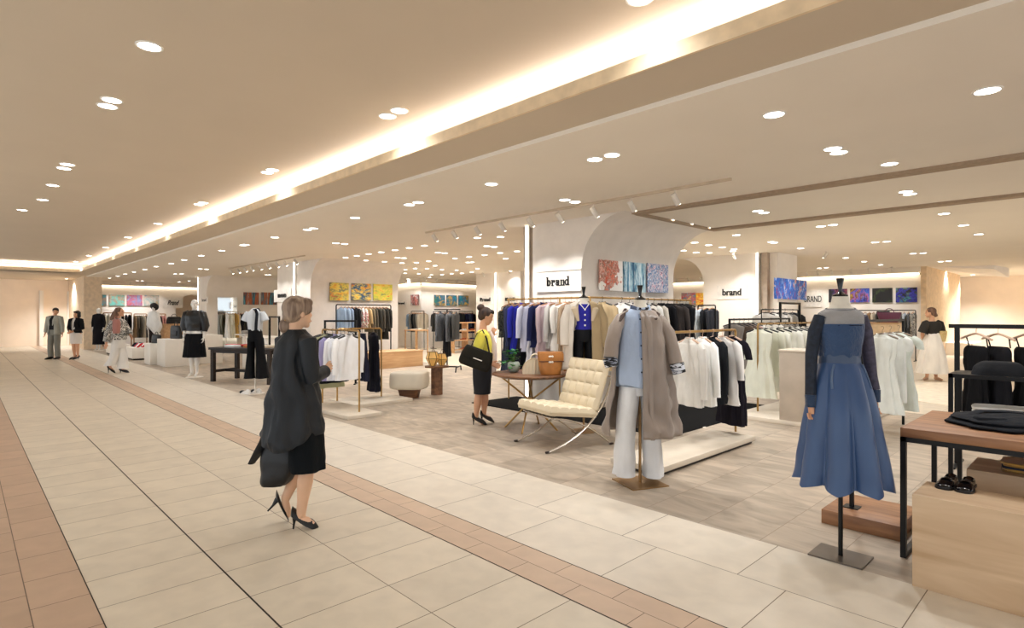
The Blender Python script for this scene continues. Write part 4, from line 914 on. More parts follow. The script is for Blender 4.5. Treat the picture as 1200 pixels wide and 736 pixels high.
# loafers
lm = mat('patent_leather', '0a0a0d', .12, 0, .02, 5)
for i, (toe_, heel_, lb) in enumerate([((1099, 577), (1121, 560), 'left shoe of the black loafers on the wooden box'), ((1123, 583), (1141, 562), 'right shoe of the black loafers on the wooden box')]):
    q1_, q2_ = at(*toe_, .51), at(*heel_, .51); q = (q1_ + q2_) / 2; dd = q1_ - q2_
    t = thing('loafer', (q.x, q.y, .505), math.atan2(dd.y, dd.x), lb, 'shoe', 'black loafers'); t.scale = (.93,) * 3
    b = MB(); rings = []
    prof = [(0, .5, .05), (.04, .72, .056), (.12, .8, .05), (.3, .78, .04), (.42, .8, .046), (.5, .88, .056), (.62, 1, .052), (.78, 1.04, .04), (.9, .92, .032), (.97, .65, .026), (1, .3, .018)]
    Ls_ = .25
    for u, hw, h in prof:
        ring = []
        for k in range(16):
            a = 2 * PI * k / 16; s_ = math.sin(a)
            zz = .014 + (h - .014) * (max(0, s_) ** .7) if s_ > 0 else .014
            ring.append(Vector((Ls_ * (u - .5), .042 * hw * math.cos(a), zz)))
        rings.append(ring)
    b.loft(rings); b.build('upper', lm, t)
    b = MB(); b.loft([[Vector((Ls_ * (u - .5) * 1.03, .047 * hw * k, z)) for u, hw, h in prof for k in (1,)] + [Vector((Ls_ * (u - .5) * 1.03, -.047 * hw, z)) for u, hw, h in reversed(prof)] for z in (0, .014)]); b.build('sole', BLACKL, t)
    MB().tube([(-.118, 0, .05), (-.1, .024, .047), (-.04, .026, .037), (.0, .02, .043), (.012, 0, .053), (.0, -.02, .043), (-.04, -.026, .037), (-.1, -.024, .047), (-.118, 0, .05)], .004, 6).build('topline', lm, t)
    MB().ball((-.055, 0, .037), (.052, .024, .008)).build('insole', mat('dark_insole', '15100c', .6), t)
    MB().tube([(.03, .034, .03), (.03, .024, .05), (.03, 0, .06), (.03, -.024, .05), (.03, -.034, .03)], [(.003, .012)] * 5, 6, up=(0, 0, 1)).build('saddle_strap', lm, t)
# folded dark garment on the table
q = at(1118, 492, .80)
ink = C_('1d2026'); b = MB()
cloth_loft(b, [(0, 0, .065, .12, .1), (0, 0, .06, .24, .19), (0, 0, .045, .29, .235), (0, 0, .03, .27, .23), (0, 0, .026, .3, .25), (0, 0, .015, .31, .26), (0, 0, .0, .29, .24)], 4, 56, (.004, .01), 6, 1.2, .03, power=.62)
o = b.build('folded_trousers', ink, None, loc=(-.42, 4.72, .80), rz=YAW - .2); tag(o, 'charcoal folded trousers lying on the wooden table', 'clothes')
b = MB(); cloth_loft(b, [(0, 0, .02, .05, .04), (0, 0, .018, .075, .05), (0, 0, .0, .08, .055)], 3, 24, (0, .003), 4, 0, .006, power=.5); s1 = b.build('pocket_flap', ink, o); s1.location = (-.18, -.1, .052)
MB().tube([(-.27, .02, .05), (-.12, .12, .075), (.05, .16, .07), (.2, .1, .066)], [(.006, .03)] * 4, 8).build('waistband', ink, o)
# black metal shelf behind the table
sx0 = onY(1111, 5.62).x; t = thing('metal_shelf', (sx0, 5.62, 0), 0, 'black open metal shelf behind the wooden table', 'shelf')
for z in (.68, 1.03): MB().span((0, 0, z - .03), (1.3, .42, z)).build('shelf_board', BLACKM, t, False)
MB().span((.02, .02, .682), (1.28, .4, .69)).build('glass_board', mat('shelf_cream', 'd6c8b2', .3), t, False)
for x in (0, 1.27):
    for y in (0, .39): MB().span((x, y, 0), (x + .03, y + .03, 1.03)).build('upright', BLACKM, t, False)
b = MB(); cloth_loft(b, [(0, 0, .1, .05, .06), (0, 0, .095, .11, .1), (0, 0, .06, .15, .13), (0, 0, .03, .16, .15), (0, 0, 0, .17, .16)], 4, 36, (0, .006), 5, 1, .01, power=.6)
tag(b.build('black_bag', C_('1a1b1e'), None, loc=(sx0 + .29, 5.83, 1.03), rz=.1), 'soft black bag lying on top of the black metal shelf', 'bag')
for i in range(4):
    b = MB(); cloth_loft(b, [(0, 0, .022, .16, .12), (0, 0, .02, .19, .145), (0, 0, .01, .195, .15), (0, 0, 0, .185, .14)], 3, 36, (0, .004), 5, i, .006, power=.4)
    tag(b.build('folded_shirt', C_('ecebe8'), None, loc=(sx0 + .33 - .005 * i, 5.83, .69 + i * .022), rz=.04 * i), 'white folded shirt, %s layer from the bottom on the black metal shelf' % ORD[i], 'shirt', 'white shirts on the metal shelf')

# ---- left shop: dark wooden table with folded clothes
t0 = Vector((-13.85, 3.95, 0)); t = thing('display_table', t0, math.radians(25), 'dark brown wooden table with caps and folded clothes behind the mannequin', 'table')
TL, TW, TH_ = 1.75, .8, .76
tfw = math.radians(25)
MB().span((0, 0, TH_ - .05), (TL, TW, TH_), bev=.004).build('tabletop', DARKW, t)
MB().span((.04, .04, TH_ - .12), (TL - .04, TW - .04, TH_ - .05)).build('apron', DARKW, t)
for x in (.03, TL - .11):
    for y in (.03, TW - .11): MB().span((x, y, 0), (x + .08, y + .08, TH_ - .05)).build('leg', DARKW, t)
MB().span((.07, TW / 2 - .03, .2), (TL - .07, TW / 2 + .03, .26)).span((.05, .1, .2), (.1, TW - .1, .26)).span((TL - .1, .1, .2), (TL - .05, TW - .1, .26)).build('stretcher', DARKW, t)
def ont(x, y): return t0 + Vector((x * math.cos(tfw) - y * math.sin(tfw), x * math.sin(tfw) + y * math.cos(tfw), 0))
for x, y, c, lb in ((.2, .5, 'c22a30', 'red folded knit on the left of the dark table'), (.45, .25, 'e8e8ea', 'white folded shirt at the front of the dark table'), (.55, .62, 'c8303a', 'red folded cap-shaped knit at the back of the dark table'), (.95, .3, 'c9814a', 'orange patterned scarf folded on the dark table'), (1.3, .4, 'd8c8b0', 'cream folded scarf at the right of the dark table'), (.9, .6, '3a3436', 'dark folded top at the back of the dark table')):
    q = ont(x, y); folded((q.x, q.y), TH_, tfw, [C_(c)], lb, .3, .24, .05, group='folded clothes on the dark table')
q = ont(.32, .72); t = thing('hat_stand', (q.x, q.y, TH_), 0, 'small steel stand carrying a grey hat on the dark table', 'stand')
MB().tube([(0, 0, 0), (0, 0, .26)], .01).build('post', TRIMW, t); MB().lathe([(.001, .26), (.22, .26), (.22, .275), (.001, .275)], n=24).build('disc', TRIMW, t); MB().lathe([(.001, 0), (.07, 0), (.07, .012), (.001, .012)], n=20).build('stand_base', TRIMW, t)
b = MB(); b.lathe([(.13, 0), (.132, .006), (.085, .012), (.078, .06), (.055, .085), (.001, .09)], n=24); tag(b.build('felt_hat', C_('77726c', 'wool'), None, loc=(q.x, q.y, TH_ + .275)), 'grey felt hat on the small stand above the dark table', 'hat')
# black angular display frames behind
def sq_frame(p0, p1, h, label, r=.02):
    return rack(p0, p1, h, BLACKM, label, r, round_=False, foot=.15, lower=None)
a = at(316, 440); b_ = at(328, 444)
sq_frame((-13.3, 5.3, 0), (-14.0, 5.35, 0), 1.43, 'empty black square-tube rail right of the mannequin in flared trousers')
sq_frame((-11.6, 5.6, 0), (-11.2, 6.1, 0), 1.35, 'empty black square-tube rail hidden mostly by the walking woman')
t = thing('white_counter', (-16.0, 6.0, 0), 0, 'low white display counter behind the dark wooden table', 'counter'); MB().span((-.9, -.3, 0), (.9, .3, .86), bev=.01).build('counter_body', TRIMW, t); MB().span((-.92, -.32, .86), (.92, .32, .89), bev=.004).build('counter_top', TRIMW, t)

# ---- white plinths with shoes and bags
def wp(px, py, w, d, h, label, z=0, kick=False):
    q = at(px, py); t = thing('display_plinth', (q.x, q.y, 0), 0, label, 'plinth')
    MB().span((-.0, 0, .05 if kick else 0), (w, d, h), bev=.008).build('block', TRIMW, t)
    if kick: MB().span((.03, .03, 0), (w - .03, d - .03, .05)).build('dark_base', BLACKM, t)
    return q
TRIMW2 = TRIMW
q1 = wp(124, 414.5, 1.3, .55, .38, 'low white plinth with shoes behind the walking woman in white trousers', kick=True)
q2 = wp(146, 420, 1.2, .7, .4, 'low white plinth with red and black shoes right of the walking woman', kick=True)
for i, (c, n_) in enumerate([('2a3fa0', 'blue'), ('f0f0f0', 'white'), ('c22a30', 'red')]):
    b = MB(); shoe(b, 0, -.06, 0, .3, .27, .045, .06); shoe(b, 0, .06, 0, .3, .27, .045, .06)
    tag(b.build('pair_of_shoes', C_(c), None, loc=(q1.x + .2 + .35 * i, q1.y + .28, .38)), '%s pair of shoes on the plinth left of the walking woman' % n_, 'shoes', 'shoes on the left plinth')
for i, (c, n_) in enumerate([('15151a', 'black'), ('1d2430', 'dark green'), ('c23a50', 'crimson'), ('f0f0f0', 'white'), ('c22a30', 'red')]):
    for k in (0, 1):
        b = MB(); b.tube([(-.08, 0, .0), (-.075, 0, .09)], .008, 6)
        b.tube([(-.1, 0, .1), (-.05, 0, .1), (.03, 0, .05), (.1, 0, .02), (.14, 0, .015)], [(.03, .03), (.035, .036), (.03, .034), (.022, .034), (.008, .012)], 10, up=(0, 0, 1))
        o = b.build('high_heel_shoe', C_(c), None, loc=(q2.x + .15 + .21 * i, q2.y + .25 + .14 * k, .40), rz=-.8); tag(o, '%s high-heeled shoe, %s of its pair on the low white plinth' % (n_, ['front', 'rear'][k]), 'shoe', 'heels on the low white plinth')
q3 = wp(169, 426, .75, .55, .62, 'small white plinth, leftmost of the stepped bag plinths'); q4 = wp(184, 428, .9, .85, .78, 'tall white plinth in the middle of the stepped bag plinths'); q5 = wp(208, 425, 1.0, 1.0, .86, 'wide white plinth behind the mannequin in the black jacket')
def blackbag(x, y, z, w, h, lb, rz=.3, backpack=False, d=.14):
    t = thing('backpack' if backpack else 'handbag', (x, y, z), rz, lb, 'bag', 'black bags on the plinths'); b = MB()
    cloth_loft(b, [(0, 0, h, w * .25, d * .3), (0, 0, h * .97, w * .4, d * .42), (0, 0, h * .6, w * .48, d * .5), (0, 0, h * .1, w * .5, d * .52), (0, 0, 0, w * .46, d * .5)], 3, 24, (0, 0), 3, 0, .01, power=.6); b.build('bag_body', BLACKL, t)
    MB().tube([(w * .18 * math.cos(PI * i / 8), 0, h * .95 + w * .22 * math.sin(PI * i / 8)) for i in range(9)], .01, 6).build('handle', BLACKL, t)
    MB().box((0, -d * .5, h * .4), (w * .6, .03, h * .4), bev=.01).build('front_pocket', BLACKL, t)
blackbag(q3.x + .35, q3.y + .25, .62, .42, .26, 'small black handbag on the leftmost stepped plinth')
blackbag(q4.x + .4, q4.y + .4, .78, .5, .38, 'boxy black bag on the middle stepped plinth')
blackbag(q5.x + .05, q5.y + .45, .86, .5, .68, 'tall black backpack on the wide plinth', backpack=True, d=.3)
w = onX(201, -28); t = thing('wooden_pedestal', (-28, w.y, 0), 0, 'beige wooden pedestal below the script Brand sign', 'plinth'); MB().span((-.3, -.35, 0), (.3, .55, 1.05), bev=.01).build('block', OAK, t)
MB().span((-.31, -.36, 1.05), (.31, .56, 1.08)).build('top_board', OAK, t)
blackbag(-28, w.y + .1, 1.08, .6, .3, 'black box bag with a white mark on the beige pedestal', PI / 2)
# right background: counter with plum bag
Y = 19.6; a = onY(1030, Y); b_ = onY(1052, Y)
t = thing('wooden_counter', (a.x - .6, Y, 0), 0, 'pale wooden counter in front of the long clothes rail', 'counter'); MB().span((0, 0, 0), (b_.x - a.x + .6, .6, 1.22), bev=.01).build('counter_body', mat('pale_counter', 'dcc09a', .5), t); MB().span((-.02, -.02, 1.22), (b_.x - a.x + .62, .62, 1.25)).build('counter_top', OAK, t)
q = onY(1042, Y + .25); t = thing('handbag', (q.x, q.y, 1.25), 0, 'plum purple tote bag on the pale wooden counter', 'bag')
b = MB(); cloth_loft(b, [(0, 0, .3, .3, .05), (0, 0, .28, .31, .07), (0, 0, .1, .27, .09), (0, 0, 0, .22, .08)], 3, 24, (0, 0), 3, 0, .01, power=.6); b.build('bag_body', C_('6a3550', 'satin'), t); MB().tube([(.12 * math.cos(PI * i / 8), 0, .29 + .12 * math.sin(PI * i / 8)) for i in range(9)], .012, 6).build('handle', C_('6a3550', 'satin'), t)
for i, px in enumerate((1033, 1037)):
    q = onY(px, Y + .3); b = MB(); cloth_loft(b, [(0, 0, .34, .1, .05), (0, 0, .3, .13, .07), (0, 0, 0, .12, .08)], 3, 20, (0, 0), 3, 0, .005, power=.6)
    tag(b.build('black_bag', BLACKL, None, loc=(q.x, q.y, 1.25)), 'dark bag, %s one left of the plum bag on the counter' % ('outer' if i == 0 else 'inner'), 'bag', 'dark bags on the counter')
# pale rug patch far right
a = at(1035, 466); tag(MB().prism([at(1028, 464, .0), at(1130, 478, .0), at(1150, 446, .0), at(1085, 449, .0)], (0, 0, .006)).build('pale_rug', mat('pale_rug_pile', 'f0e2cc', .9), None, False), 'pale cream rug on the floor behind the black dresses', 'rug')

# ------------------------------------------------------------------ mirrors, paintings, signs
MIRR = mat('mirror_glass', 'd5dada', .04, 1.0, 0)
q0 = onX(255, -25.95); q9 = onX(278, -25.95)
t = thing('wall_mirror', (-25.98, q0.y, 0), 0, 'tall mirror panel on the wall behind the dark wooden table', 'mirror'); MB().span((0, 0, .05), (.02, q9.y - q0.y, 2.2)).build('glass', MIRR, t, False)
MB().span((.0, -.03, .02), (.04, 0, 2.23)).span((0, q9.y - q0.y, .02), (.04, q9.y - q0.y + .03, 2.23)).span((0, 0, 2.2), (.04, q9.y - q0.y, 2.23)).build('frame', TRIMW, t, False)
a = onY(793.5, 10.6); b_ = onY(806, 10.6)
t = thing('standing_mirror', (a.x, 10.6, 0), .25, 'tall narrow standing mirror right of the central wall', 'mirror'); W_ = (b_.x - a.x) * 1.0
MB().span((0, 0, .05), (W_, .03, 1.78)).build('glass', mat('frosted_mirror', 'cfd0cc', .25, .3), t, False); MB().span((-.02, .005, .0), (0, .035, 1.8)).span((W_, .005, .0), (W_ + .02, .035, 1.8)).span((0, .005, 1.78), (W_, .035, 1.8)).span((0, .005, 0), (W_, .035, .05)).build('frame', BRASS, t, False)

def painting(px0, px1, y0, y1, plane, val, m, label, group=None, off=.0, th=.04):
    """canvas box on a wall: plane 'X' faces +x, plane 'Y' faces -y; y0, y1 are the pixels of its left edge"""
    f = onX if plane == 'X' else onY; a = f(px0, val, y0); a2 = f(px0, val, y1); b_ = f(px1, val)
    h = a.z - a2.z
    if plane == 'X': t = thing('painting', (val, (a.y + b_.y) / 2, a2.z), PI / 2, label, 'painting', group); w_ = b_.y - a.y
    else: t = thing('painting', ((a.x + b_.x) / 2, val, a2.z), 0, label, 'painting', group); w_ = b_.x - a.x
    MB().span((-w_ / 2, -th, 0), (w_ / 2, -.01, h)).build('canvas', m, t, False); MB().span((-w_ / 2 + .02, -.01, .02), (w_ / 2 - .02, 0, h - .02)).build('stretcher_frame', HANGW, t, False)
W = 'eeeae4'
T1 = bloom_canvas('paint_red_bloom', 'efebe6', ['c8523c', 'e88468', '7a5a4a', 'f2c0b0', 'b03a2c', '8fa0a0'], (-.1, 0, .33), .3, 4, 2)
T2 = canvas('paint_blue_falls', ['173a5c', '2f6f96', '8fc0d0', 'e4eef0', '4a94b4', '1d4a70', 'bcdbe2'], 1.6, (3.5, 3.5, .35), 5, .3)
T3 = canvas('paint_blue_splatter', ['243a6a', 'e8eaf0', '5a86b8', '2b4f86', 'f0f0f2', 'c88aa4', '243a6a'], 7, (1, 1, .8), 3, .3)
painting(701, 727.5, 304, 340, 'X', -5.93, T1, 'white abstract painting with a red bloom, left one of the triptych', 'triptych on the central wall')
painting(729, 754.5, 306.5, 341.5, 'X', -5.93, T2, 'blue streaked abstract painting in the middle of the triptych', 'triptych on the central wall')
painting(757, 781, 308.5, 342.5, 'X', -5.93, T3, 'blue and pink speckled painting, right one of the triptych', 'triptych on the central wall')
Yc = [(386, 408, 'paint_harvest_a', ['d9632a', 'e0b23a', 'e8d060', '1f4a5a', 'e8c84a', '3a6a4a', 'c9502a'], 'left'), (411.5, 434, 'paint_harvest_b', ['d96a2a', 'e0b23a', '2a5a78', '1f4a6a', 'e8d070', 'e8c040', 'c9502a'], 'middle'), (437, 459, 'paint_harvest_c', ['d94a2a', 'e8c84a', 'e8d060', 'a8b83a', 'e8c84a', '4a8a5a', 'd9782a'], 'right')]
for i, (a, b_, n_, cl, w) in enumerate(Yc):
    painting(a, b_, 331 + i * .9, 352, 'X', -16.02, canvas(n_, cl, 1.1, (1, 1, 2.2), i + 3, .3), 'yellow and teal abstract painting, %s one of three above the black rack' % w, 'three yellow paintings')
for i, (a, b_, sd) in enumerate([(508.5, 521, 1), (523, 535, 2), (537, 548.5, 3)]):
    painting(a, b_, 345.6 + i * .3, 358, 'X', -20.98, canvas('paint_teal_%d' % i, ['c8302a', '155a78', '1f88a0', '104060', 'e0b040', '155a78', '2a7a6a'], .9, (1, 1, 1), sd + 10, .6), 'small teal and red painting, %s of three on the far centre wall' % ['left', 'middle', 'right'][i], 'three small teal paintings')
painting(482, 491, 345.5, 358, 'Y', 14.58, canvas('paint_grey_face', ['d8d0cc', '3a3a40', 'b04a3a', 'c8c0bc', '6a6a70'], 1.6, (1, 1, 1), 8), 'small grey and red painting left of the far corner')
for i, (a, b_) in enumerate([(285, 303), (305.5, 324)]):
    painting(a, b_, 342.5, 357, 'X', -25.98, canvas('paint_rust_%d' % i, ['2a2420', '2f7a90', '5aa0b0', '1f3f50', 'c8693a', '8a4a2a', 'c8b8a8', '2a2420'], 1.0, (2.4, 2.4, .2), 20 + i, .2), 'teal and rust striped painting, %s one above the white frame' % ['left', 'right'][i], 'two striped paintings')
for i, (a, b_) in enumerate([(113, 124.5), (127.5, 146), (148.5, 166.5), (168.5, 186)]):
    painting(a, b_, 345.3 + .2 * i, 358.3, 'X', -33.18, canvas('paint_sea_%d' % i, [['2a9aa0', '3ab0b0', '8a6a50', '1f7a88', '48b8b8'], ['2a9aa0', 'c8906a', '48b8b0', 'a87a5a', '2a8a98'], ['c8a890', '7a5aa0', 'c85a4a', '6a8ac0', 'b89a88'], ['5a9aa0', 'c8a070', '8ab0b0', 'd8c0b0', '4a7a9a']][i], .8, (1, 1, 1), 30 + i), 'turquoise abstract painting, %s of four on the far left store wall' % ['leftmost', 'second', 'third', 'rightmost'][i], 'four turquoise paintings')
for i, (a, b_, cl) in enumerate([(971.5, 993, ['1a1420', '4a3070', '1a1420', 'b04a6a', '241a2a']), (996.5, 1019, ['14141c', '3a3ab0', '2a6ac0', 'b05a8a', '14141c', 'c8a03a']), (1022.5, 1046, ['131316', '17171a', '131316', '1a1c18', '3a4a20']), (1050, 1075, ['14141a', '17171c', '3a3ac0', '14141a', '6a8a80', '2a8a9a', '14141a'])]):
    painting(a, b_, 339 - .5 * i, 354.5, 'Y', 22.98, canvas('paint_night_%d' % i, ['101014'] + cl + ['101014'], .8, (1, 1, 1), 40 + i), 'dark night-coloured painting, %s of four on the right back wall' % ['leftmost', 'second', 'third', 'rightmost'][i], 'four dark paintings')
painting(906.5, 943.5, 325.3, 350, 'X', -5.83, canvas('paint_blue_orange', ['c03020', '1a50c0', '2a80e0', '1038a0', '3a90f0', 'e8e4e0', 'e06020', 'c03020'], 1.6, (1.6, 1.6, .7), 51, .5), 'vivid blue and orange abstract painting right of the small brand wall')
painting(799, 815, 343.5, 357.5, 'Y', 22.97, canvas('paint_teal_sun', ['2a8aa0', '48a0a8', 'c8402a', '1f6a80', 'e0a030'], .9, (1, 1, 2), 60), 'teal and red painting seen beside the standing mirror')
painting(816, 834, 343.5, 357.5, 'Y', 22.97, canvas('paint_sun', ['e8c030', 'e87a20', 'e8d050', 'c83a20', 'e0a030'], .9, (1, 1, 2), 61), 'yellow and orange painting left of the small brand wall')

INK = mat('sign_black', '101010', .5)
def sign_text(txt, px0, px1, y0, y1, plane, val, label, panel=None, bold=.0, shear=0, font_h=1.0, m=INK, ry=None):
    f = onX if plane == 'X' else onY; a = f(px0, val, y0); a2 = f(px0, val, y1); b_ = f(px1, val); h = a.z - a2.z
    w_ = (b_.y - a.y) if plane == 'X' else (b_.x - a.x)
    loc = (val, a.y, a2.z) if plane == 'X' else (a.x, val, a2.z)
    t = thing('shop_sign', loc, PI / 2 if plane == 'X' else 0, label, 'sign')
    cu = bpy.data.curves.new('lettering', 'FONT'); cu.body = txt; cu.size = 1; cu.offset = bold; cu.shear = shear; cu.extrude = .01
    o = bpy.data.objects.new('lettering', cu); COL.objects.link(o); o.parent = t
    bpy.context.view_layer.update(); x0 = min(v[0] for v in o.bound_box); x1 = max(v[0] for v in o.bound_box); z0 = min(v[1] for v in o.bound_box); z1 = max(v[1] for v in o.bound_box)
    sx_ = w_ / (x1 - x0); sz_ = h / (z1 - z0); o.scale = (sx_, sz_, 1); o.rotation_euler = (PI / 2, 0, 0); o.location = (-x0 * sx_, -.022, -z0 * sz_); cu.materials.append(m)
    bpy.context.view_layer.update(); me = bpy.data.meshes.new_from_object(o); me.materials.clear(); me.materials.append(m)
    o2 = bpy.data.objects.new('lettering', me); COL.objects.link(o2); o2.parent = t; o2.matrix_local = o.matrix_local.copy(); bpy.data.objects.remove(o); o2.name = 'lettering'
    p = panel or (w_ * .3, h * .55)
    MB().span((-p[0], -.012, -p[1]), (w_ + p[0], 0, h + p[1])).build('sign_panel', mat('sign_panel', 'efe9e0', .6), t, False)
    return t
# slab-serif lettering of the central sign
a = onY(640, 7.24, 325); a2 = onY(640, 7.24, 335.5); b_ = onY(667, 7.24); w_ = b_.x - a.x; h = a.z - a2.z
t = thing('shop_sign', (a.x, 7.265, a2.z), 0, 'black slab-serif brand sign on the central wall left of the triptych', 'sign')
p0_ = onY(628, 7.24).x - a.x; p1_ = onY(680.5, 7.24).x - a.x
MB().span((p0_, -.012, -.085), (p1_, 0, h + .095)).build('sign_panel', mat('sign_panel', 'efe9e0', .6), t, False)
MB().span((p0_, -.03, h + .095), (p1_, 0, h + .11)).span((p0_, -.03, -.1), (p1_, 0, -.085)).build('panel_ledge', PLASTER2, t, False)
b = MB(); s = h / 1.0; cw_ = w_ / 5.1
def R_(x0, z0, x1, z1): b.span((x0 * cw_, -.024, z0 * s), (x1 * cw_, -.012, z1 * s))
def bowl(cx, cz, rx, rz, t1=.26):
    o1 = [(cx + rx * math.cos(2 * PI * k / 24), cz + rz * math.sin(2 * PI * k / 24)) for k in range(24)]; o2 = [(cx + (rx - t1) * math.cos(2 * PI * k / 24), cz + (rz - .12) * math.sin(2 * PI * k / 24)) for k in range(24)]
    rg = lambda oo, y: [Vector((x * cw_, y, z * s)) for x, z in oo]
    b.loft([rg(o2, -.012), rg(o1, -.012), rg(o1, -.024), rg(o2, -.024)], cap=False)
def stem(x, z0, z1, sr=1): R_(x, z0, x + .26, z1)
# b
stem(.1, 0, 1); R_(-.02, .9, .3, 1.0); bowl(.55, .34, .42, .34)
# r
stem(1.2, 0, .66); R_(1.06, .58, 1.4, .67); R_(1.06, 0, 1.6, .09); bowl(1.72, .5, .2, .17, .16)
# a
stem(2.6, .05, .6); R_(2.6, 0, 2.98, .09); bowl(2.42, .24, .32, .24); R_(2.2, .57, 2.75, .67); R_(2.12, .48, 2.34, .6)
# n
stem(3.2, 0, .66); R_(3.06, .58, 3.4, .67); R_(3.06, 0, 3.58, .09); stem(3.72, 0, .56); R_(3.62, 0, 4.06, .09); R_(3.4, .55, 3.92, .66)
# d
bowl(4.5, .34, .42, .34); stem(4.68, 0, 1); R_(4.55, .9, 4.9, 1.0); R_(4.7, 0, 5.1, .09)
b.build('lettering', INK, t, False)
sign_text('brand', 847, 869, 338.8, 346.5, 'Y', 14.71, 'small black brand sign in plain letters on the pale wall left of the blue painting', bold=.02)
sign_text('BRAND', 943, 963, 347, 354, 'Y', 22.98, 'thin black BRAND sign left of the dark paintings on the right back wall', panel=(.02, .2))
sign_text('BRAND', 326.5, 336, 344.7, 349, 'Y', 7.31, 'small black BRAND sign on the wall panel behind the walking woman', panel=(.35, .14), bold=.03)
sign_text('Brand', 563, 575, 349, 353.5, 'Y', 14.71, 'bold Brand sign above the head of the woman in yellow', bold=.04)
sign_text('BRAND', 592.5, 604.5, 348.8, 352.8, 'Y', 14.71, 'condensed BRAND sign right of the light strip by the woman in yellow', bold=.03)
sign_text('Brand', 196, 210, 351.8, 357.5, 'X', -33.18, 'slanted script-like Brand sign on the far left store wall', shear=.5, bold=.02)
sign_text('brand', 237.5, 242.5, 350, 353.5, 'Y', 7.38, 'tiny brand sign beside the far mannequin in black', bold=.03)
sign_text('brand', 467, 474.5, 353.8, 356.8, 'Y', 14.59, 'tiny brand sign on the far wall right of the yellow paintings', bold=.02)
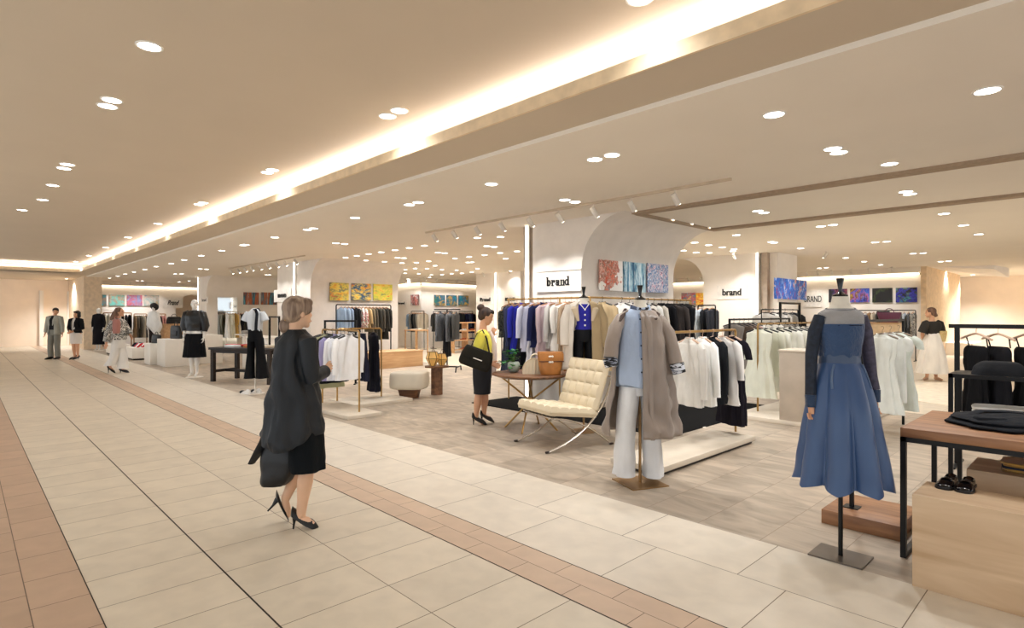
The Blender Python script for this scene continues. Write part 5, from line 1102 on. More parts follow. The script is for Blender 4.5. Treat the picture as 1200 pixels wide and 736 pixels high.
# ------------------------------------------------------------------ people and mannequins
class Fr:
    """a figure's own frame: x to the viewer's right, y away, z up; px/py of the photo at the figure's true distance"""
    def __init__(s, px0, d): s.px0, s.d, s.s = px0, d, d / F; s.loc = pd(px0, d); s.loc.z = 0
    def __call__(s, px, py, w=0.0): return Vector(((px - s.px0) * s.s, w, EYE + (368 - py) * s.s))
    def sec(s, y, xl, xr, b, w=0.0, yaw=0.0): return ((((xl + xr) / 2) - s.px0) * s.s, w, EYE + (368 - y) * s.s, (xr - xl) / 2 * s.s, b, yaw)
def human(parent, J, m=SKIN, vox=.007, hf=0.0, tilt=0.0, k=1.0, headr=1.0, hands=True, face=True, curl=.5, feet=True, name='body', handdir=None, head=True, tor=1.0):
    """one continuous body from joints J (local metres): head, neck, chest, pelvis, sh, el, wr, hip, kn, an, toe as (L, R) pairs"""
    b = MB(); H = J['head']; f = Vector((math.cos(hf), math.sin(hf), 0)); side = Vector((-f.y, f.x, 0))
    f2 = (f * math.cos(tilt) + Vector((0, 0, -math.sin(tilt)))); up = f2.cross(side) * -1
    up = side.cross(f2); up = -up if up.z < 0 else up
    rot = Matrix((f2, side, up)).transposed().to_4x4(); r = headr * k
    def hp(x, y, z): return H + (f2 * x + side * y + up * z) * r
    if head:
        b.ball(hp(-.008, 0, .025), (.094 * r, .074 * r, .088 * r), 20, 14, rot)
        b.ball(hp(.02, 0, -.035), (.066 * r, .056 * r, .072 * r), 16, 12, rot)
        b.ball(hp(.058, 0, -.088), (.024 * r, .026 * r, .02 * r), 10, 8, rot)
        b.tube([hp(.078, 0, .018), hp(.094, 0, -.018), hp(.084, 0, -.032)], [.008 * r, .011 * r, .009 * r], 8)
        b.ball(hp(.078, 0, .03), (.014 * r, .05 * r, .01 * r), 10, 8, rot)
        b.ball(hp(.082, 0, -.058), (.012 * r, .024 * r, .012 * r), 10, 8, rot)
        for s in (-1, 1): b.ball(hp(-.005, s * .074, -.01), (.016 * r, .008 * r, .03 * r), 8, 6, rot)
        b.tube([H + Vector((0, 0, -.02 * r)) - f * .012, (H + J['neck']) / 2 - f * .02 * k, J['neck'] - Vector((0, 0, .02))], [.048 * k, .046 * k, .058 * k], 14)
    ch, pv = J['chest'], J['pelvis']; shl, shr = J['sh']; ax = (shr - shl).normalized(); axh = Vector((ax.x, ax.y, 0)).normalized(); yaw = math.atan2(axh.y, axh.x)
    w = (shr - shl).length / 2
    S = [(*(J['neck'] + Vector((0, 0, .0))), .055 * k, .05 * k, yaw), (*(J['neck'].lerp(ch, .3)), w * .8, .075 * k * tor, yaw), (*ch, w * .86, .1 * k * tor, yaw), (*ch.lerp(pv, .5), .125 * k * tor, .09 * k * tor, yaw), (*pv, .155 * k * tor, .105 * k * tor, yaw), (*(pv - Vector((0, 0, .07 * k))), .15 * k * tor, .1 * k * tor, yaw), (*(pv - Vector((0, 0, .11 * k))), .1 * k, .07 * k, yaw)]
    cloth_loft(b, S, 4, 28, (0, 0), 3, 0, 0)
    for i in (0, 1):
        sh, el, wr = J['sh'][i], J['el'][i], J['wr'][i]
        b.tube([sh.lerp(ch, .15), sh, sh.lerp(el, .25), sh.lerp(el, .75), el, el.lerp(wr, .3), el.lerp(wr, .8), wr], [.05 * k, .052 * k, .046 * k, .04 * k, .037 * k, .038 * k, .027 * k, .024 * k], 12)
        if hands:
            hd = (handdir[i] if handdir else (wr - el)).normalized(); pn = hd.cross(Vector((0, 0, 1))) if abs(hd.z) < .9 else hd.cross(f)
            pn = pn.normalized(); ac = hd.cross(pn).normalized()
            b.tube([wr - hd * .01, wr + hd * .03 * k, wr + hd * .085 * k], [(.02 * k, .026 * k), (.014 * k, .038 * k), (.012 * k, .038 * k)], 12, up=tuple(pn))
            for q, (o, L) in enumerate(((-.03, .062), (-.01, .074), (.01, .07), (.029, .055))):
                p = wr + hd * .082 * k + ac * o * k; c = curl
                p1 = p + (hd * math.cos(c * .4) + pn * math.sin(c * .4)) * L * .45 * k; p2 = p1 + (hd * math.cos(c * 1.2) + pn * math.sin(c * 1.2)) * L * .32 * k; p3 = p2 + (hd * math.cos(c * 2) + pn * math.sin(c * 2)) * L * .25 * k
                b.tube([p, p1, p2, p3], [.009 * k, .0085 * k, .008 * k, .006 * k], 8)
            t0 = wr + hd * .025 * k - ac * .028 * k; t1 = t0 + (hd * .6 - ac * .6 + pn * .4).normalized() * .04 * k; t2 = t1 + (hd * .9 + pn * .5).normalized() * .03 * k
            b.tube([t0, t1, t2], [.012 * k, .01 * k, .007 * k], 8)
        hi, kn, an, to = J['hip'][i], J['kn'][i], J['an'][i], J['toe'][i]
        b.tube([hi + Vector((0, 0, .03)), hi, hi.lerp(kn, .5), kn, kn.lerp(an, .3), kn.lerp(an, .7), an], [.08 * k, .085 * k, .068 * k, .05 * k, .055 * k, .038 * k, .032 * k], 14)
        if feet:
            v = to - an; b.tube([an + Vector((0, 0, .02)), an - Vector((v.x, v.y, 0)) * .12 - Vector((0, 0, .02)), an.lerp(to, .4), an.lerp(to, .75), to], [.03 * k, .026 * k, .027 * k, .026 * k, .012 * k], 12)
    o = b.build(name, m, parent, norm=True)
    rm = o.modifiers.new('skin', 'REMESH'); rm.mode = 'VOXEL'; rm.voxel_size = vox; rm.use_smooth_shade = True
    sm = o.modifiers.new('soft', 'SMOOTH'); sm.factor = .5; sm.iterations = 3
    if face and head:
        for s in (-1, 1):
            MB().ball(hp(.074, s * .03, .012), (.007 * r, .014 * r, .008 * r), 10, 8, rot).build('eye', mat('eye_dark', '1c1512', .3), o)
            MB().tube([hp(.078, s * .014, .036), hp(.079, s * .032, .04), hp(.068, s * .05, .034)], .0035 * r, 6).build('eyebrow', mat('brow_brown', '3a2a20', .8), o)
        MB().ball(hp(.089, 0, -.058), (.005 * r, .018 * r, .006 * r), 10, 8, rot).build('lips', mat('lip_rose', 'a8504a', .5), o)
    return o, hp, rot
def hair(parent, hp, rot, r, blobs, m, extra=None, vox=.008, name='hair'):
    b = MB()
    for (x, y, z, rx, ry, rz) in blobs: b.ball(hp(x, y, z), (rx * r, ry * r, rz * r), 18, 12, rot)
    for path, rad in (extra or []): b.tube(path, rad, 12)
    o = b.build(name, m, parent); rm = o.modifiers.new('fuse', 'REMESH'); rm.mode = 'VOXEL'; rm.voxel_size = vox; rm.use_smooth_shade = True
    o.modifiers.new('soft', 'SMOOTH').iterations = 3; return o
def pump(parent, heel, toe, back, m=BLACKL, k=1.0, spike=None, name='high_heel'):
    """pointed court shoe: heel (sole under the heel bone), toe tip, spike end on the floor"""
    d = toe - heel; h = Vector((d.x, d.y, 0)).normalized(); b = MB(); s = Vector((-h.y, h.x, 0)); rings = []
    for u, w, lift, top in ((-.16, .018, .0, .03), (-.1, .033, 0, .062), (.05, .038, 0, .056), (.3, .036, -.012, .044), (.55, .04, -.01, .05), (.75, .043, -.002, .048), (.92, .03, 0, .036), (1.08, .006, 0, .012)):
        c = heel + d * u + Vector((0, 0, lift * .6 * k)); ring = []
        for q in range(12):
            a = 2 * PI * q / 12; ring.append(c + s * math.cos(a) * w * k + Vector((0, 0, (max(0, math.sin(a)) * top - .006 * (math.sin(a) < -.3)) * k)))
        rings.append(ring)
    b.loft(rings); o = b.build(name, m, parent)
    sp = spike if spike is not None else Vector((heel.x, heel.y, 0)) - h * .005
    MB().tube([heel + Vector((0, 0, .01)), heel.lerp(sp, .5), sp + Vector((0, 0, .001))], [.02 * k, .008 * k, .0055 * k], 8).build('stiletto_heel', m, o)
    return o
def strand_mat(name, a, b_, sc=30):
    m = wood(name, a, b_, 3, .55, 'z'); return m

# ================= foreground woman, walking away to the right
W1 = Fr(345, 4.05); P = W1
t = thing('person', W1.loc, YAW, 'blonde-brown haired woman in a long dark coat and high heels walking in the corridor', 'person')
J = dict(head=P(350, 367, .0), neck=P(346, 392), chest=P(346, 412), pelvis=P(346, 468), sh=(P(326, 400, .1), P(366, 400, -.09)), el=(P(326, 442, .12), P(371, 441, -.1)), wr=(P(335, 486, .1), P(377, 436, .1)),
         hip=(P(341, 482, .06), P(352, 482, -.05)), kn=(P(349, 546, .07), P(362, 545, -.04)), an=(P(330, 588, .07), P(355, 602, -.04)), toe=(P(332, 612, .09), P(371, 617, -.02)))
body, hp, rot = human(t, J, SKINP, .006, hf=.8, k=1.0, headr=.98, handdir=(Vector((.1, 0, -1)), Vector((-.3, 1, .1))), curl=.8)
hm = strand_mat('ash_brown_hair', '6b5648', 'b39c86')
hair(body, hp, rot, .98, [(-.022, 0, .038, .1, .086, .09), (-.045, 0, -.005, .072, .072, .07), (.035, -.032, .075, .055, .048, .038), (.035, .032, .075, .055, .048, .038), (.02, -.062, .035, .055, .022, .05), (.02, .062, .035, .055, .022, .05)], hm,
     [([P(341, 372, -.02), P(338, 378, -.03)], [.05, .04])])
b = MB(); b.ball(P(336.5, 382, -.03), (.045, .042, .056)); o = b.build('hair_bun', hm, body)
MB().tube([P(342, 372, -.05), P(339, 375, -.07), P(336, 375, -.05)], .006).build('hair_clip', BRASS, body)
coatm = mat('dark_coat_cloth', '0f151c', .62, 0, .08, 6, .9, 9, stretch=(1, 1, .4)); drs = C_('101418')
b = MB(); cloth_loft(b, [P.sec(386, 338, 357, .06, yaw=-.5), P.sec(391, 332, 363, .075, yaw=-.5), P.sec(396, 325, 369, .095, yaw=-.5), P.sec(404, 321.5, 370, .125, yaw=-.5), P.sec(425, 323, 368, .15, yaw=-.4), P.sec(443, 321, 369, .165, yaw=-.3), P.sec(465, 318, 373, .185), P.sec(490, 314, 376, .19), P.sec(508, 311, 377, .21), P.sec(515, 311, 376, .21)], 4, 90, (.004, .02), 7, 2, .022, hemwave=.05, pow2=1.2)
b.build('coat', coatm, t)
b = MB(); cloth_loft(b, [P.sec(470, 327, 371, .14), P.sec(500, 334, 377, .16), P.sec(525, 340, 379, .16), P.sec(543, 342, 379.5, .16), P.sec(549, 343, 379, .155)], 5, 48, (.002, .012), 6, 1, .008); b.build('dress_skirt', drs, t)
for i in (0, 1):
    sh, el, wr = J['sh'][i], J['el'][i], J['wr'][i]
    b = MB(); b.tube([sh.lerp(J['chest'], .3) + Vector((0, 0, .02)), sh, sh.lerp(el, .4), sh.lerp(el, .8), el, el.lerp(wr, .3), el.lerp(wr, .9)], [.055, .064, .062, .056, .054, .05, .046], 18)
    o = b.build('coat_sleeve', coatm, t); 
b = MB(); b.tube([P(344, 391, 0) + Vector((.062 * math.cos(a), .055 * math.sin(a), 0)) for a in [2 * PI * i / 16 for i in range(17)]], .014, 8, cap=False); b.build('coat_collar', coatm, t)
b = MB(); b.tube([P(320, 503, -.05), P(314, 516, -.03), P(303, 530, .0), P(293, 544, .02)], [(.02, .06), (.02, .06), (.016, .045), (.01, .03)], 12); b.build('coat_tail', coatm, t)
pump(t, P(348, 603, -.04) + Vector((0, 0, 0)), P(373, 619.5, -.01), 0, k=1.05, spike=P(346.5, 617.2, -.045))
pump(t, P(321, 590, .065), P(331, 615, .1), 0, k=1.05, spike=P(311.5, 601, .03))
# her tote
t = thing('tote_bag', W1.loc, YAW, 'black leather tote bag swinging from the hand of the walking woman in the dark coat', 'bag')
b = MB(); cloth_loft(b, [P.sec(520, 308, 349, .04, .02), P.sec(523, 307, 350, .055, .02), P.sec(545, 305, 347, .075, .02), P.sec(562, 305, 341, .075, .02), P.sec(569, 309, 334, .06, .02)], 5, 44, (0, .004), 5, 1, .012, power=.75); b.build('bag_body', BLACKL, t)
for w in (-.03, .06): MB().tube([P(321, 522, w), P(324, 508, w), P(334, 500, .1), P(342, 508, w), P(345, 521, w)], [(.005, .012)] * 5, 8).build('handle', BLACKL, t)

# ================= woman in yellow
P = Fr(563, 7.83)
t = thing('person', P.loc, YAW, 'woman in a yellow top and dark pencil skirt looking at the round table', 'person')
J = dict(head=P(570, 371), neck=P(566, 386), chest=P(565, 400), pelvis=P(565, 428), sh=(P(566, 392, .14), P(565, 392, -.14)), el=(P(570, 415, .17), P(559, 414, -.18)), wr=(P(576, 395, .12), P(576, 424, -.16)),
         hip=(P(566, 432, .07), P(564, 432, -.07)), kn=(P(568, 463, .06), P(561, 463, -.05)), an=(P(567, 486, .06), P(558, 488, -.05)), toe=(P(578, 495, .06), P(568, 497, -.05)))
body, hp, rot = human(t, J, SKIN, .008, hf=.1, tilt=.35, headr=.98, handdir=(Vector((.3, 0, 1)), Vector((1, .1, -.5))), curl=.7)
hb = strand_mat('dark_brown_hair', '24160f', '4a3022')
hair(body, hp, rot, .98, [(-.03, 0, .035, .1, .086, .095), (-.06, 0, -.01, .06, .07, .07), (.045, 0, .085, .05, .06, .03)], hb)
MB().ball(P(563.5, 360.5, 0), (.055, .055, .05)).build('hair_bun', hb, body)
yel = C_('efe25e'); b = MB()
cloth_loft(b, [P.sec(386, 562, 570, .055), P.sec(389, 559, 572, .12), P.sec(393, 557, 575, .17), P.sec(402, 556, 577, .165), P.sec(413, 557, 576, .14), P.sec(424, 557, 577, .15), P.sec(428, 557, 577, .15)], 4, 44, (.001, .01), 7, 0, .008); b.build('yellow_top', yel, t)
for i in (0, 1):
    sh, el, wr = J['sh'][i], J['el'][i], J['wr'][i]
    MB().tube([sh + Vector((0, 0, .02)), sh.lerp(el, .4), sh.lerp(el, .85), el, el.lerp(wr, .25)], [.07, .072, .066, .06, .056], 16).build('sleeve', yel, t)
b = MB(); cloth_loft(b, [P.sec(423, 555.5, 575.5, .17), P.sec(432, 554, 576.5, .19), P.sec(448, 554.5, 575.5, .175), P.sec(458, 555.5, 574.5, .155), P.sec(461, 555.5, 574.5, .15)], 4, 40, (0, .004), 6, 0, .004); b.build('pencil_skirt', C_('2c2c30'), t)
b = MB(); cloth_loft(b, [P.sec(388, 571, 576, .05), P.sec(400, 575, 581, .05), P.sec(420, 576, 582, .05), P.sec(440, 574, 580, .04)], 4, 24, (.001, .008), 5, 0, .004); b.build('scarf', C_('e6d3cc'), t)
pump(t, P(555.5, 489, -.05), P(570, 497, -.05), 0, k=1.1); pump(t, P(564.5, 487.5, .06), P(578, 495.5, .06), 0, k=1.1)
bagl = C_('26241f'); t = thing('shoulder_bag', P.loc, YAW, 'large black shoulder bag with a metal bar clasp worn by the woman in yellow', 'bag')
b = MB(); M = Matrix.Rotation(.35, 4, 'Y'); c = P(560, 418, -.3)
for q in [1]:
    b2 = [(0, 0, .13, .17, .05), (0, 0, .12, .185, .06), (0, 0, 0, .215, .07), (0, 0, -.1, .21, .07), (0, 0, -.13, .18, .05)]
    cloth_loft(b, b2, 4, 40, (0, 0), 5, 0, .006, power=.6)
bmesh.ops.transform(b.bm, matrix=Matrix.Translation(c) @ M, verts=b.bm.verts); o = b.build('bag_body', bagl, t)
b = MB(); b.box((0, -.066, .045), (.36, .02, .15), bev=.006); b.bm.transform(Matrix.Translation(c) @ M); b.build('flap', bagl, t)
b = MB(); b.box((.02, -.08, .0), (.12, .008, .012), bev=.002); b.bm.transform(Matrix.Translation(c) @ M); b.build('clasp', TRIMW, t)
MB().tube([c + Vector((-.15, 0, .15)), P(554, 404, -.24), P(560, 390, -.2), P(566, 386.5, -.13), P(571, 396, -.2), P(574, 410, -.26), c + Vector((.17, 0, .03))], [(.004, .012)] * 7, 8).build('strap', bagl, t)

# ================= walking woman in white trousers, far left
P = Fr(138, 14.63)
t = thing('person', P.loc, YAW, 'woman with long brown hair, patterned jacket, white trousers striding past the plinths', 'person')
J = dict(head=P(140.5, 366), neck=P(138.5, 373.5), chest=P(138.5, 381), pelvis=P(138.5, 398), sh=(P(139, 376.5, .15), P(138, 376.5, -.15)), el=(P(144, 387, .17), P(133, 388, -.19)), wr=(P(148, 393, .15), P(131, 402, -.2)),
         hip=(P(139, 400, .07), P(138, 400, -.07)), kn=(P(142, 417, .07), P(136, 417, -.07)), an=(P(142, 433, .06), P(131, 429, -.07)), toe=(P(148, 436.5, .06), P(136, 436, -.06)))
body, hp, rot = human(t, J, SKIN, .009, hf=.15, curl=.4)
hw = strand_mat('chestnut_hair', '54382a', '8a6750')
hair(body, hp, rot, 1, [(-.03, 0, .035, .1, .088, .095), (-.06, 0, -.04, .07, .08, .09)], hw, [([P(137, 366, -.02), P(134.5, 373, -.04), P(134, 379, -.04), P(132.5, 384, -.04)], [.08, .085, .075, .03])], .012)
pj = pattern('print_jacket', ['3a3a3c', 'b8b8b4', '6a6a66', 'e2e0da', '1c1c1e', '8a8a80'], 9, .8, 'noise', det=3, dist=1)
b = MB(); cloth_loft(b, [P.sec(373, 136, 141, .07), P.sec(375, 133, 144, .17), P.sec(380, 132, 145, .2), P.sec(390, 132.5, 145, .19), P.sec(398, 132, 146, .2)], 4, 40, (.002, .015), 6, 0, .01); b.build('patterned_jacket', pj, t)
for i in (0, 1):
    sh, el, wr = J['sh'][i], J['el'][i], J['wr'][i]; MB().tube([sh, sh.lerp(el, .5), el, el.lerp(wr, .5), el.lerp(wr, .85)], [.075, .08, .08, .08, .085], 14).build('sleeve', pj, t)
wht = C_('f0eeea')
b = MB(); cloth_loft(b, [P.sec(395, 133, 144.5, .17), P.sec(402, 132.5, 145, .17), P.sec(408, 134, 144, .16)], 3, 32, (0, .004), 5)
for i, s in ((0, 1), (1, -1)):
    hi, kn, an = J['hip'][i], J['kn'][i], J['an'][i]; cloth_loft(b, [(*hi, .11, .09), (*kn, .1, .1), (*(an.lerp(kn, .2)), .13, .12), (*(an + Vector((0, 0, .02))), .14, .13)], 4, 24, (0, .01), 5, i)
b.build('white_trousers', wht, t)
pump(t, P(129.5, 430.5, -.07), P(136.5, 436.5, -.06), 0, k=1.15); pump(t, P(139.5, 434, .06), P(149, 437, .06), 0, k=1.15)
t = thing('handbag', P.loc, YAW, 'dusty pink shoulder bag of the striding woman in white trousers', 'bag')
b = MB(); cloth_loft(b, [P.sec(374, 141, 147, .05, -.24), P.sec(378, 140.5, 148, .07, -.24), P.sec(388, 140.5, 147.5, .07, -.24), P.sec(390.5, 141.5, 146.5, .05, -.24)], 4, 28, (0, .002), 5, 0, .004, power=.7); b.build('bag_body', C_('b58078'), t)
MB().tube([P(141.5, 375, -.24), P(141, 371.5, -.2), P(144, 370.5, -.2), P(146.5, 375, -.24)], .01).build('handle', C_('b58078'), t)

# ================= couple at the corridor end
def front_person(px, d, label, hairc, topcol, jacketcol, lower, lcol, female, look=-PI / 2 + .5, hdy=0):
    P = Fr(px, d); t = thing('person', P.loc, YAW, label, 'person'); g = lambda x, z, w=0: Vector((x, w, z))
    H = 1.7 if not female else 1.6; q = H / 1.7; sw = .2 if not female else .165
    J = dict(head=g(.03, 1.575 * q), neck=g(0, 1.42 * q), chest=g(0, 1.27 * q), pelvis=g(0, .95 * q), sh=(g(-sw, 1.38 * q), g(sw, 1.38 * q)), el=(g(-sw - .06, 1.1 * q), g(sw + .06, 1.1 * q)), wr=(g(-sw - .07, .87 * q, -.05), g(sw + .1, .87 * q, -.05)) if not female else (g(-.05, 1.0 * q, -.2), g(.04, .98 * q, -.21)),
             hip=(g(-.09, .9 * q), g(.09, .9 * q)), kn=(g(-.1, .5 * q, -.05), g(.07, .5 * q, .02)) if not female else (g(-.06, .48 * q, -.03), g(.05, .48 * q, 0)), an=(g(-.1, .09, -.02), g(.08, .09, .04)) if not female else (g(-.04, .1), g(.06, .1)), toe=(g(-.12, .03, -.2), g(.12, .03, -.14)) if not female else (g(-.05, .02, -.18), g(.06, .02, -.18)))
    body, hp, rot = human(t, J, SKIN, .009, hf=look, headr=1.02, tor=1.08 if not female else .95, curl=.5)
    hmm = mat('black_hair', '15110f', .5, 0, .1, 30)
    bl = [(-.02, 0, .05, .1, .086, .085), (-.045, 0, 0, .07, .08, .08), (.05, 0, .085, .05, .07, .028)]
    if female: bl += [(-.01, .07, -.02, .06, .03, .085), (-.01, -.07, -.02, .06, .03, .085), (-.05, 0, -.05, .06, .085, .07)]
    hair(body, hp, rot, 1.02, bl, hmm, None, .01)
    b = MB(); cloth_loft(b, [(0, 0, 1.44 * q, .07, .06), (0, 0, 1.4 * q, sw * .85, .09), (0, 0, 1.27 * q, sw * .92, .125), (0, 0, 1.05 * q, sw * .8, .115), (0, 0, .95 * q, sw * .85, .12)], 4, 36, (0, .004), 6); b.build('shirt', topcol, t)
    # open jacket
    b = MB(); cloth_loft(b, [(0, 0, 1.45 * q, .085, .075), (0, 0, 1.415 * q, sw * .9, .11), (0, 0, 1.3 * q, sw * 1.02, .15), (0, 0, 1.05 * q, sw * .92, .14), (0, 0, (.82 if not female else .93) * q, sw * 1.08, .16)], 4, 40, (0, .008), 6, 1, .006, arc=(-PI / 2 + .42, 1.5 * PI - .42)); solid(b.build('jacket', jacketcol, t), .012)
    for i in (0, 1):
        sh, el, wr = J['sh'][i], J['el'][i], J['wr'][i]; MB().tube([sh.lerp(J['neck'], .25), sh, sh.lerp(el, .5), el, el.lerp(wr, .5), el.lerp(wr, .88)], [.06, .075, .07, .064, .056, .05], 14).build('sleeve', jacketcol, t)
    for s in (-1, 1): MB().tube([g(s * .06, 1.44 * q, -.06), g(s * .09, 1.3 * q, -.15), g(s * .05, 1.12 * q, -.155)], [(.006, .02), (.008, .04), (.006, .012)], 8).build('lapel', jacketcol, t)
    if lower == 'trousers':
        b = MB(); cloth_loft(b, [(0, 0, .98 * q, sw * .85, .13), (0, 0, .85 * q, sw * .95, .135), (0, 0, .8 * q, sw * .9, .12)], 3, 32)
        for i in (0, 1): cloth_loft(b, [(*J['hip'][i], .1, .11), (*J['kn'][i], .08, .09), (*(J['an'][i] + Vector((0, 0, .0))), .07, .085)], 4, 24, (0, .006), 5, i, .006)
        b.build('trousers', lcol, t)
        for i in (0, 1):
            a, to = J['an'][i], J['toe'][i]; MB().tube([Vector((a.x, a.y + .07, .05)), Vector((a.x, a.y, .05)), a.lerp(to, .6) + Vector((0, 0, -.01)), Vector((to.x, to.y, .03)), Vector((to.x * 1.02, to.y - .05, .02))], [(.035, .035), (.05, .045), (.04, .045), (.028, .042), (.01, .02)], 12, up=(0, 0, 1)).build('shoe', BLACKL, t)
    else:
        b = MB(); cloth_loft(b, [(0, 0, 1.0 * q, .14, .12), (0, 0, .85 * q, .18, .15), (0, 0, .6 * q, .17, .145), (0, 0, .55 * q, .168, .14)], 4, 36, (0, .005), 6); b.build('skirt', lcol, t)
        for i in (0, 1): pump(t, J['an'][i] + Vector((0, .03, -.03)), J['toe'][i] + Vector((0, -.03, -.01)), 0, k=1.1)
    return t
front_person(64, 19.05, 'man in a pale grey suit walking beside a woman at the corridor end', 0, C_('2a2a2e'), C_('a8a89e'), 'trousers', C_('8a8a82'), False)
front_person(89, 19.05, 'woman in a black jacket and white skirt walking beside the man in grey', 0, C_('efe6dc'), C_('17171a'), 'skirt', C_('ece4dc'), True, look=-PI / 2 - .2)

# ================= woman with basket, right
P = Fr(1091, 12.94)
t = thing('person', P.loc, YAW, 'woman in a dark short-sleeved top and long white skirt seen from behind at the right', 'person')
J = dict(head=P(1090, 366.5), neck=P(1092, 376), chest=P(1093, 383), pelvis=P(1092, 400), sh=(P(1084.5, 378.5, -.02), P(1101.5, 378.5, .02)), el=(P(1082, 391, .03), P(1104, 391, .03)), wr=(P(1087, 396, .16), P(1101, 395, .14)),
         hip=(P(1088, 404), P(1096, 404)), kn=(P(1088, 424), P(1095, 424)), an=(P(1087, 442, .02), P(1097, 442, 0)), toe=(P(1083.5, 445, .04), P(1099.5, 445, -.12)))
body, hp, rot = human(t, J, SKIN, .009, hf=PI - .7, headr=.98, handdir=(Vector((.8, .4, 0)), Vector((-.8, .4, 0))))
hair(body, hp, rot, .98, [(-.025, 0, .04, .1, .086, .09), (-.06, 0, -.01, .06, .07, .07)], hw, [([P(1094, 368, -.03), P(1096, 371, -.04)], [.05, .035])], .011)
tt = C_('37332f'); b = MB(); cloth_loft(b, [P.sec(376.5, 1087, 1099, .09), P.sec(379, 1083.5, 1102.5, .11), P.sec(384, 1084, 1102, .13), P.sec(392, 1086, 1100, .12)], 4, 40, (0, .006), 6); b.build('dark_top', tt, t)
for i in (0, 1):
    sh, el = J['sh'][i], J['el'][i]; MB().tube([sh.lerp(J['neck'], .2), sh, sh.lerp(el, .5), sh.lerp(el, .9)], [.06, .08, .095, .1], 16).build('sleeve', tt, t)
b = MB(); cloth_loft(b, [P.sec(390, 1086.5, 1099.5, .12), P.sec(398, 1084, 1101, .17), P.sec(415, 1081, 1104, .24), P.sec(437, 1077.5, 1106, .3)], 5, 60, (.003, .03), 9, 0, .01); b.build('long_skirt', C_('efe8dd'), t)
for i in (0, 1): MB().tube([J['an'][i] + Vector((0, .03, -.03)), J['an'][i] + Vector((0, 0, -.02)), J['toe'][i]], [.03, .04, .025], 10).build('sandal', mat('nude_sandal', 'c9a083', .5), t)
t = thing('basket_bag', tuple(P.loc + RV * .2), YAW, 'woven straw basket bag on the arm of the woman in the long white skirt', 'bag')
b = MB(); cloth_loft(b, [(0, -.05, 1.12, .11, .07), (0, -.05, 1.1, .115, .08), (0, -.05, .95, .095, .07), (0, -.05, .88, .08, .06)], 4, 30, (0, 0), 5); b.build('basket', pattern('print_straw', ['d9bd7e', 'c9a866', 'e2cb94'], 60), t)
MB().tube([(.09 * math.cos(PI * i / 8), -.05, 1.12 + .1 * math.sin(PI * i / 8)) for i in range(9)], .008).build('handle', MC['print_straw'], t)
for o in (t,): o.location.z = -.0

# ------------------------------------------------------------------ dress forms
def finial(t, c, k=1.0):
    MB().lathe([(.001, .13 * k), (.026 * k, .13 * k), (.024 * k, .12 * k), (.012 * k, .05 * k), (.013 * k, .035 * k), (.03 * k, .02 * k), (.05 * k, .012 * k), (.052 * k, 0), (.001, 0)], c).build('neck_cap', mat('black_lacquer', '0b0b0c', .15), t)
# ===== trench coat form
P = Fr(750, 5.1)
t = thing('dress_form', P.loc, YAW, 'dress form in a taupe trench coat, pale blue shirt and white trousers', 'mannequin')
MB().box((0, .0, .004), (.36, .36, .008), rz=.55 - YAW + .6).build('base_plate', GOLDB, t); MB().tube([(0, 0, .008), (0, 0, .95)], .013).build('pole', GOLDB, t)
b = MB(); cloth_loft(b, [P.sec(351, 743, 757, .05), P.sec(358, 742, 758, .052), P.sec(365, 736, 764, .07), P.sec(372, 727, 774, .09), P.sec(392, 728, 773, .11), P.sec(420, 733, 768, .095), P.sec(448, 729, 771, .11), P.sec(456, 731, 769, .1)], 4, 36); b.build('torso', LINEN, t)
finial(t, P(750, 351.5), 1.0)
sh_ = C_('b3c4de'); b = MB(); cloth_loft(b, [P.sec(362, 738, 762, .066), P.sec(368, 730, 768, .09), P.sec(378, 727, 774, .12), P.sec(405, 724, 772, .14), P.sec(430, 722, 770, .15, -.02), P.sec(446, 722, 768, .15, -.02), P.sec(452, 724, 766, .145, -.02)], 4, 48, (.001, .01), 7, 0, .008, hemwave=.02); b.build('shirt', sh_, t)
MB().tube([P(747 - i * .1, y, -w) for i, (y, w) in enumerate([(368, .1), (385, .137), (410, .157), (430, .173), (449, .178)])], [(.016, .004)] * 5, 8, up=(1, 0, 0)).build('button_placket', C_('9db0d0'), t)
for y, w in ((374, .118), (389, .146), (404, .158), (419, .17), (434, .18)): MB().ball(P(746.7, y, -w), (.0075, .004, .0075), 8, 6).build('button', C_('28324e'), t)
MB().tube([P(750, 362, 0) + Vector((.085 * math.cos(a), .072 * math.sin(a), .014 * math.cos(2 * a))) for a in [2 * PI * i / 20 for i in range(21)]], [(.024, .006)] * 21, 8, cap=False).build('shirt_collar', pattern('print_collar', ['b3c4de', '1a1c24', 'b3c4de', '5a6a8a'], 34), t)
b = MB(); cloth_loft(b, [P.sec(438, 729, 769, .115), P.sec(450, 726, 771, .13), P.sec(462, 728, 772, .125)], 3, 36)
cloth_loft(b, [P.sec(452, 726, 750, .12, -.01), P.sec(480, 723, 746, .115, -.02), P.sec(515, 721, 743, .105, -.02), P.sec(540, 719.5, 743, .11, -.02), P.sec(555, 719, 742.5, .12, -.02)], 4, 32, (.001, .008), 5, 0, .012)
cloth_loft(b, [P.sec(452, 748, 774, .12, .01), P.sec(480, 751, 773, .115, .02), P.sec(515, 753, 775, .105, .03), P.sec(545, 754, 777, .11, .03), P.sec(558, 754, 777, .12, .03)], 4, 32, (.001, .008), 5, 2, .012)
b.build('trousers', C_('e9ebee'), t)
tp = mat('taupe_satin', '93857a', .36, 0, .06, 5, .9, 7, sheen=.2, stretch=(1, 1, .4))
b = MB(); N0 = -PI / 2
